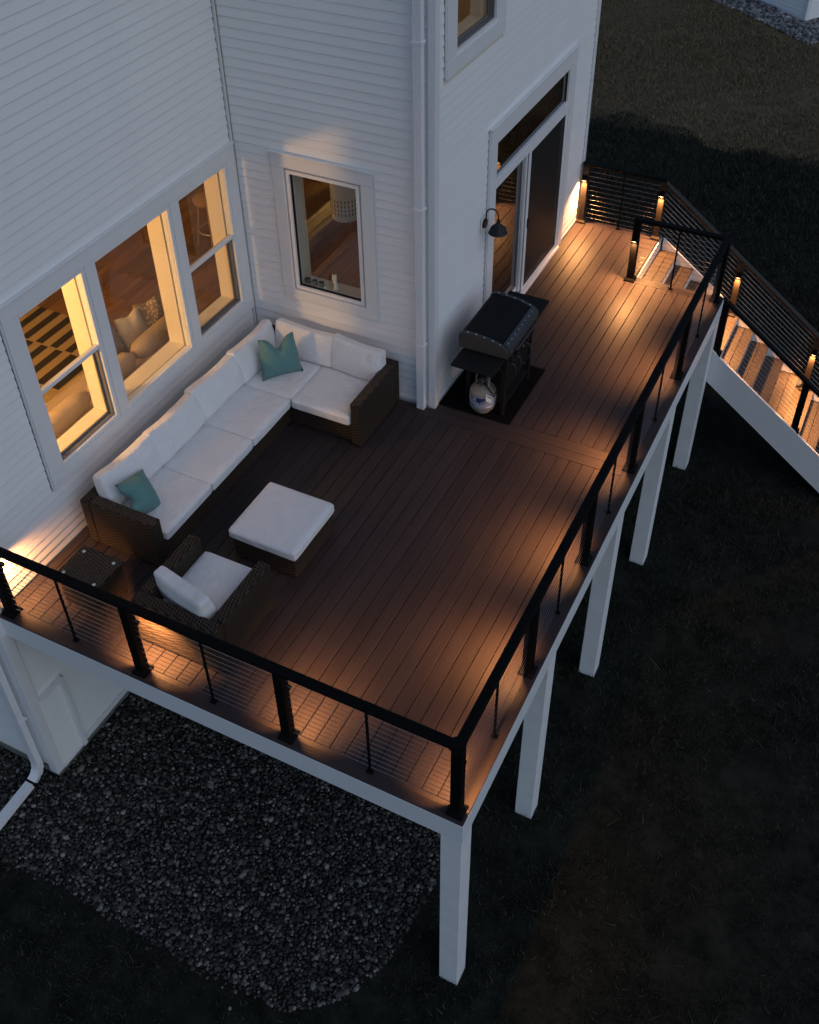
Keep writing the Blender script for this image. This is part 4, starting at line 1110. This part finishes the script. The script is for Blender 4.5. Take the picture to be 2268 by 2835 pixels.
def strip(a0, a1, zlo, zhi, mat_, name, r, n_=18):
    m = MB(); vs = []; fs = []
    for i in range(n_ + 1):
        t_ = i / n_; a = R(a0 + (a1 - a0) * t_); lo = zlo(t_); hi = zhi(t_)
        vs += [(tc_[0] + r * math.cos(a), tc_[1] + r * math.sin(a), tc_[2] + lo), (tc_[0] + r * math.cos(a), tc_[1] + r * math.sin(a), tc_[2] + hi)]
    for i in range(n_): fs.append((2 * i, 2 * i + 2, 2 * i + 3, 2 * i + 1))
    return m.add(vs, fs).build(name, mat_, tk)
strip(190, 312, lambda t_: .135 + .115 * max(0, t_ - .25) ** 1.6 * 1.5, lambda t_: .258, "label_blue", "blue_patch", .1557)
strip(200, 318, lambda t_: .120 + .115 * max(0, t_ - .25) ** 1.6 * 1.5, lambda t_: .130 + .115 * max(0, t_ - .25) ** 1.6 * 1.5, "label_blue", "blue_line", .1557)
strip(310, 335, lambda t_: .118, lambda t_: .132, "label_white", "white_box", .1558, 5)
strip(338, 339.2, lambda t_: .108, lambda t_: .23, "label_white", "white_seam", .1558, 2)
def wrap_text(txt, a_mid, z, size, mat_):
    cu = bpy.data.curves.new("txt", 'FONT'); cu.body = txt; cu.size = size; cu.align_x = 'CENTER'; cu.resolution_u = 3; cu.offset = .0012
    to = link(bpy.data.objects.new("txt", cu)); dg = bpy.context.evaluated_depsgraph_get(); dg.update()
    me_ = bpy.data.meshes.new_from_object(to.evaluated_get(dg)); bpy.data.objects.remove(to)
    m = MB()
    for v in me_.vertices:
        a = R(a_mid) + v.co.x / .157
        m.v.append((tc_[0] + .1563 * math.cos(a), tc_[1] + .1563 * math.sin(a), tc_[2] + z + v.co.y))
    m.f = [tuple(p.vertices) for p in me_.polygons]; m.sm = [False] * len(m.f)
    m.build("lettering", mat_, tk)
wrap_text("BLUE", 238, .203, .062, "label_white"); wrap_text("RHINO", 238, .150, .062, "label_white")
cm = MB()
def arcwall(a0, a1, r, z0, z1, th=.004, n_=14):
    vs = []; fs = []
    for i in range(n_ + 1):
        a = R(a0 + (a1 - a0) * i / n_)
        for rr2, zz in ((r, z0), (r, z1), (r - th, z1), (r - th, z0)): vs.append((tc_[0] + rr2 * math.cos(a), tc_[1] + rr2 * math.sin(a), tc_[2] + zz))
    for i in range(n_):
        for k in range(4): fs.append((4 * i + k, 4 * i + (k + 1) % 4, 4 * i + 4 + (k + 1) % 4, 4 * i + 4 + k))
    fs += [(0, 1, 2, 3), tuple(4 * n_ + k for k in (3, 2, 1, 0))]
    cm.add(vs, fs)
arcwall(-30, 200, .088, .335, .37); arcwall(-30, -5, .088, .371, .455, n_=3); arcwall(60, 85, .088, .371, .455, n_=3); arcwall(175, 200, .088, .371, .455, n_=3); arcwall(-30, 200, .088, .4555, .478)
cm.build("collar", "tank_paint", tk)
vm = MB(); vm.lathe([(0, .35), (.028, .35), (.028, .38), (.018, .385), (.018, .41), (.03, .412), (.03, .43), (0, .432)], tc_, 16); vm.tube([(tc_[0], tc_[1] - .01, tc_[2] + .39), (tc_[0] - .005, tc_[1] - .07, tc_[2] + .385)], .018, 10); vm.build("valve", "steel", tk)
TGO = Vector((0.045, 0.022, 0))
tgm = MB(); tgm.add([(3.005, 4.772, .33), (3.075, 4.775, .31), (3.085, 4.755, .235), (3.02, 4.745, .25)], [(0, 1, 2, 3)]); tgm.add([(3.005, 4.773, .331), (3.075, 4.776, .311), (3.085, 4.757, .236), (3.02, 4.747, .251)], [(3, 2, 1, 0)]); tgm.v = [tuple(Vector(p) + TGO) for p in tgm.v]; tgm.build("paper_tag", "label_white", tk)
tgm = MB(); tgm.add([(3.010, 4.7688, .318), (3.074, 4.7705, .300), (3.076, 4.7665, .286), (3.012, 4.7655, .305)], [(0, 1, 2, 3)]); tgm.v = [tuple(Vector(p) + TGO) for p in tgm.v]; tgm.build("tag_stripe", "label_blue", tk)
tag(MB().tube([(2.97, 4.90, .40), (3.03, 4.86, .40), (3.11, 4.84, .33), (3.13, 4.85, .28), (3.14, 4.90, .34), (3.15, 4.95, .5), (3.14, 4.96, .66)], .007, 6).build("gas_hose", "black_matte"), "thin black gas hose looping from the propane tank to the grill", "hose")

# ------------------------------------------------------------------ pebbles
def stones(name, label_mat, pts, rad, zf, squash=0.62):
    base_v = []; base_f = []
    bm = bmesh.new(); bmesh.ops.create_icosphere(bm, subdivisions=1, radius=1.0); bm.verts.index_update()
    bv = np.array([v.co[:] for v in bm.verts]); bf = np.array([[v.index for v in f.verts] for f in bm.faces]); bm.free()
    bm = bmesh.new(); bmesh.ops.create_icosphere(bm, subdivisions=1, radius=1.0); bm.free()
    n_ = len(pts); nv = len(bv)
    sc_ = rad * nrng.lognormal(0, .28, n_)
    th = nrng.uniform(0, 2 * np.pi, n_); el = nrng.uniform(.68, 1.35, n_)
    x = bv[None, :, 0] * el[:, None]; y = bv[None, :, 1] / el[:, None] ** .7; z = bv[None, :, 2] * squash * nrng.uniform(.8, 1.2, n_)[:, None]
    jit = 1 + nrng.uniform(-.13, .13, (n_, nv)); x = x * jit; y = y * jit
    tl = nrng.normal(0, .3, n_); x, z = x * np.cos(tl)[:, None] - z * np.sin(tl)[:, None], x * np.sin(tl)[:, None] + z * np.cos(tl)[:, None]
    c, s_ = np.cos(th)[:, None], np.sin(th)[:, None]
    X = (x * c - y * s_) * sc_[:, None] + pts[:, 0][:, None]; Y = (x * s_ + y * c) * sc_[:, None] + pts[:, 1][:, None]
    Z = z * sc_[:, None] + zf[:, None] + sc_[:, None] * .3
    V = np.stack([X, Y, Z], -1).reshape(-1, 3)
    F = (bf[None] + (np.arange(n_) * nv)[:, None, None]).reshape(-1, 3)
    me = bpy.data.meshes.new(name); me.vertices.add(len(V)); me.vertices.foreach_set("co", V.ravel().astype(np.float32))
    me.loops.add(F.size); me.loops.foreach_set("vertex_index", F.ravel().astype(np.int32))
    me.polygons.add(len(F)); me.polygons.foreach_set("loop_start", (np.arange(len(F)) * 3).astype(np.int32)); me.polygons.foreach_set("loop_total", np.full(len(F), 3, np.int32))
    me.polygons.foreach_set("use_smooth", [True] * len(F))
    me.update(calc_edges=True); me.validate(); me.materials.append(MATS[label_mat])
    o = link(bpy.data.objects.new(name, me)); o["kind"] = "stuff"; return o
def inside_bed(x, y):
    if x < -0.02 and y > -0.03: return False
    e = 0.05 * noise.noise((x * 1.3, y * 1.3, 4))
    if y < -1.04 + e or x > 4.30 + e: return False
    cx, cy, rr2 = 3.05, 0.20, 1.25
    if x > cx and y < cy and math.hypot(x - cx, (y - cy)) > rr2 + e: return False
    return True
P = []
st_ = 0.033
for yy in np.arange(-1.15, 5.0, st_):
    for xx in np.arange(-1.6, 4.45, st_):
        if yy > 3.3 and xx > 0.9: continue
        x = xx + nrng.uniform(-.017, .017); y = yy + nrng.uniform(-.017, .017)
        if inside_bed(x, y): P.append((x, y))
for k in range(14):
    x = nrng.uniform(0, 4.2); P.append((x, -1.04 - abs(nrng.normal(0, .07))))
P = np.array(P)
zf = np.array([ground_z(x, y) for x, y in P]) + nrng.uniform(0, .016, len(P))
peb = stones("pebble_bed", "pebbles", P, 0.0200, zf)
tag(peb, "dark grey river pebble bed under the near end of the deck", "pebbles")
bx_ = [x for x in np.arange(-1.7, 4.31, .3)]; by_ = [y for y in np.arange(-1.04, 5.0, .3)]
m = MB()
for x in bx_:
    for y in by_:
        if inside_bed(x + .02, y + .02) and inside_bed(x + .28, y + .02) and inside_bed(x + .28, y + .28):
            m.add([(p, q, ground_z(p, q) + .004) for p, q in ((x, y), (x + .3, y), (x + .3, y + .3), (x, y + .3))], [(0, 1, 2, 3)])
m.build("pebble_soil", "black_matte")["kind"] = "structure"

# ------------------------------------------------------------------ grass
def blades(name, mat_, P, h, wd, lean=.5):
    n_ = len(P); th = nrng.uniform(0, 2 * np.pi, n_); hh = h * nrng.lognormal(0, .3, n_); ww = wd * nrng.uniform(.7, 1.3, n_)
    a = nrng.uniform(0, 2 * np.pi, n_); ln_ = hh * np.abs(nrng.normal(0, lean, n_))
    dx, dy = np.cos(th) * ww, np.sin(th) * ww
    V = np.empty((n_, 3, 3), np.float32)
    V[:, 0] = np.stack([P[:, 0] - dx, P[:, 1] - dy, P[:, 2]], -1); V[:, 1] = np.stack([P[:, 0] + dx, P[:, 1] + dy, P[:, 2]], -1)
    V[:, 2] = np.stack([P[:, 0] + np.cos(a) * ln_, P[:, 1] + np.sin(a) * ln_, P[:, 2] + hh], -1)
    me = bpy.data.meshes.new(name); me.vertices.add(n_ * 3); me.vertices.foreach_set("co", V.ravel())
    me.loops.add(n_ * 3); me.loops.foreach_set("vertex_index", np.arange(n_ * 3, dtype=np.int32))
    me.polygons.add(n_); me.polygons.foreach_set("loop_start", (np.arange(n_) * 3).astype(np.int32)); me.polygons.foreach_set("loop_total", np.full(n_, 3, np.int32))
    me.update(calc_edges=True); me.materials.append(MATS[mat_])
    o = link(bpy.data.objects.new(name, me)); o["kind"] = "stuff"; return o
def gz_vec(x, y):
    s_ = lambda a, b_, v: (lambda t_: t_ * t_ * (3 - 2 * t_))(np.clip((v - a) / (b_ - a), 0, 1))
    return -2.86 - 0.24 * s_(0, 4.6, x) + 0.14 * s_(1, 8, y)
def scatter(n_, x0, x1, y0, y1, keep):
    x = nrng.uniform(x0, x1, n_); y = nrng.uniform(y0, y1, n_)
    k = keep(x, y); x, y = x[k], y[k]
    return np.stack([x, y, gz_vec(x, y) - .006], -1)
def patchy(x, y, f, seed): # smooth pseudo noise in 0..1
    return .5 + .25 * (np.sin(x * f + seed) * np.cos(y * f * 1.3 + seed * 2) + np.sin((x + y) * f * .7 + seed * 3) * np.cos((x - y) * f * 1.9 + seed))
def keep_near(x, y):
    bed = (x < 4.30) & (y > -1.04) & ~((x > 3.05) & (y < .2) & (np.hypot(x - 3.05, y - .2) > 1.25))
    return ~bed & (nrng.uniform(0, 1, x.size) < -.15 + 1.5 * patchy(x, y, 2.3, 1.0) * (.6 + .8 * patchy(x, y, 5.1, 4.0)))
near = scatter(330000, -0.8, 9.5, -2.9, 12.5, keep_near)
g1 = blades("lawn_grass", "grass_green", near, .048, .0065, .7)
tag(g1, "dark short lawn grass around the deck posts and stairs", "grass")
far_g = scatter(70000, -2, 7, 12.5, 19.6, lambda x, y: (nrng.uniform(0, 1, x.size) < .3 + .9 * patchy(x, y, 1.4, 2.0)) & (y < 19.3 + .35 * np.sin(x * 1.7) + .2 * np.sin(x * 4.1)))
g2 = blades("lawn_grass", "grass_green", far_g, .07, .011, .6)
tag(g2, "dark green lawn beyond the far end of the deck", "grass")
dry = scatter(190000, -4, 7, 18.9, 31, lambda x, y: (nrng.uniform(0, 1, x.size) < .35 + .9 * patchy(x, y, 1.9, 3.0)) & (y > 19.2 + .35 * np.sin(x * 1.7) + .2 * np.sin(x * 4.1)) & ((x - 2.9) * .52 + (y - 27.9) * .86 < -1.1))
g3 = blades("dry_grass", "grass_dry", dry, .06, .013, .9)
tag(g3, "brown dry grass slope between the lawn and the neighbouring house", "grass")

# ------------------------------------------------------------------ neighbouring house
nb = thing("neighbour_house", "white clapboard neighbouring house corner at the upper right edge", "house", (2.9, 27.9, -2.96))
ca, sa = -0.855, 0.519            # wall direction to the left
nbm = Matrix.Translation((2.9, 27.9, 0)) @ Matrix(((ca, sa, 0, 0), (sa, -ca, 0, 0), (0, 0, 1, 0), (0, 0, 0, 1)))
# local: +x runs along the left wall away from the corner, +y runs along the right wall, z up
def nbuild(m, name, mat_): xform(m, nbm); return m.build(name, mat_, nb)
NZ = -2.98
m = MB(); m.box(0, 9, 0, 8, NZ - .2, NZ + .17); nbuild(m, "foundation", "concrete")
m = MB(); m.box(-0.0, 9, -0.0, 8, NZ + .172, 3.0); nbuild(m, "wall", "trim")
nw = [o for o in nb.children if o.name.startswith("wall")][0]
for i in range(26):
    z = NZ + .14 + i * .115
    for face in (0, 1):
        m = MB()
        if face == 0: m.prism([(-.001, z), (-.022, z + .002), (-.006, z + .114), (-.001, z + .114)], 'x', .12, 9)
        else: m.prism([(-.001, z), (-.022, z + .002), (-.006, z + .114), (-.001, z + .114)], 'y', .12, 8)
        xform(m, nbm); m.build("siding_board", "siding", nw)
m = MB(); m.bbox(-.028, .115, -.028, -.0005, NZ + .11, 3, .004); m.bbox(-.028, -.0005, 0.0, .115, NZ + .11, 3, .004); nbuild(m, "corner_board", "trim")
m = MB(); m.add([(-.4, -.4, 3.0), (9.4, -.4, 3.0), (9.4, 8.4, 3.0), (-.4, 8.4, 3.0), (4.5, -.4, 5.4), (4.5, 8.4, 5.4)], [(0, 1, 4), (2, 3, 5), (1, 2, 5, 4), (3, 0, 4, 5), (0, 3, 2, 1)]); nbuild(m, "roof", "roof_shingle")
P = []
for u in np.arange(-3.5, 8, .07):
    for v in np.arange(-1.15, 4.5, .07):
        if v > -0.03 and u > -0.03: continue
        if u < -1.2: continue
        q = nbm @ Vector((u + nrng.uniform(-.03, .03), v + nrng.uniform(-.03, .03), 0)); P.append((q.x, q.y))
P = np.array(P)
zf = np.array([ground_z(x, y) for x, y in P]) + nrng.uniform(0, .03, len(P))
ns = stones("rock_border", "far_stones", P, .048, zf, .75)
tag(ns, "grey rock border along the neighbouring house wall", "rocks")
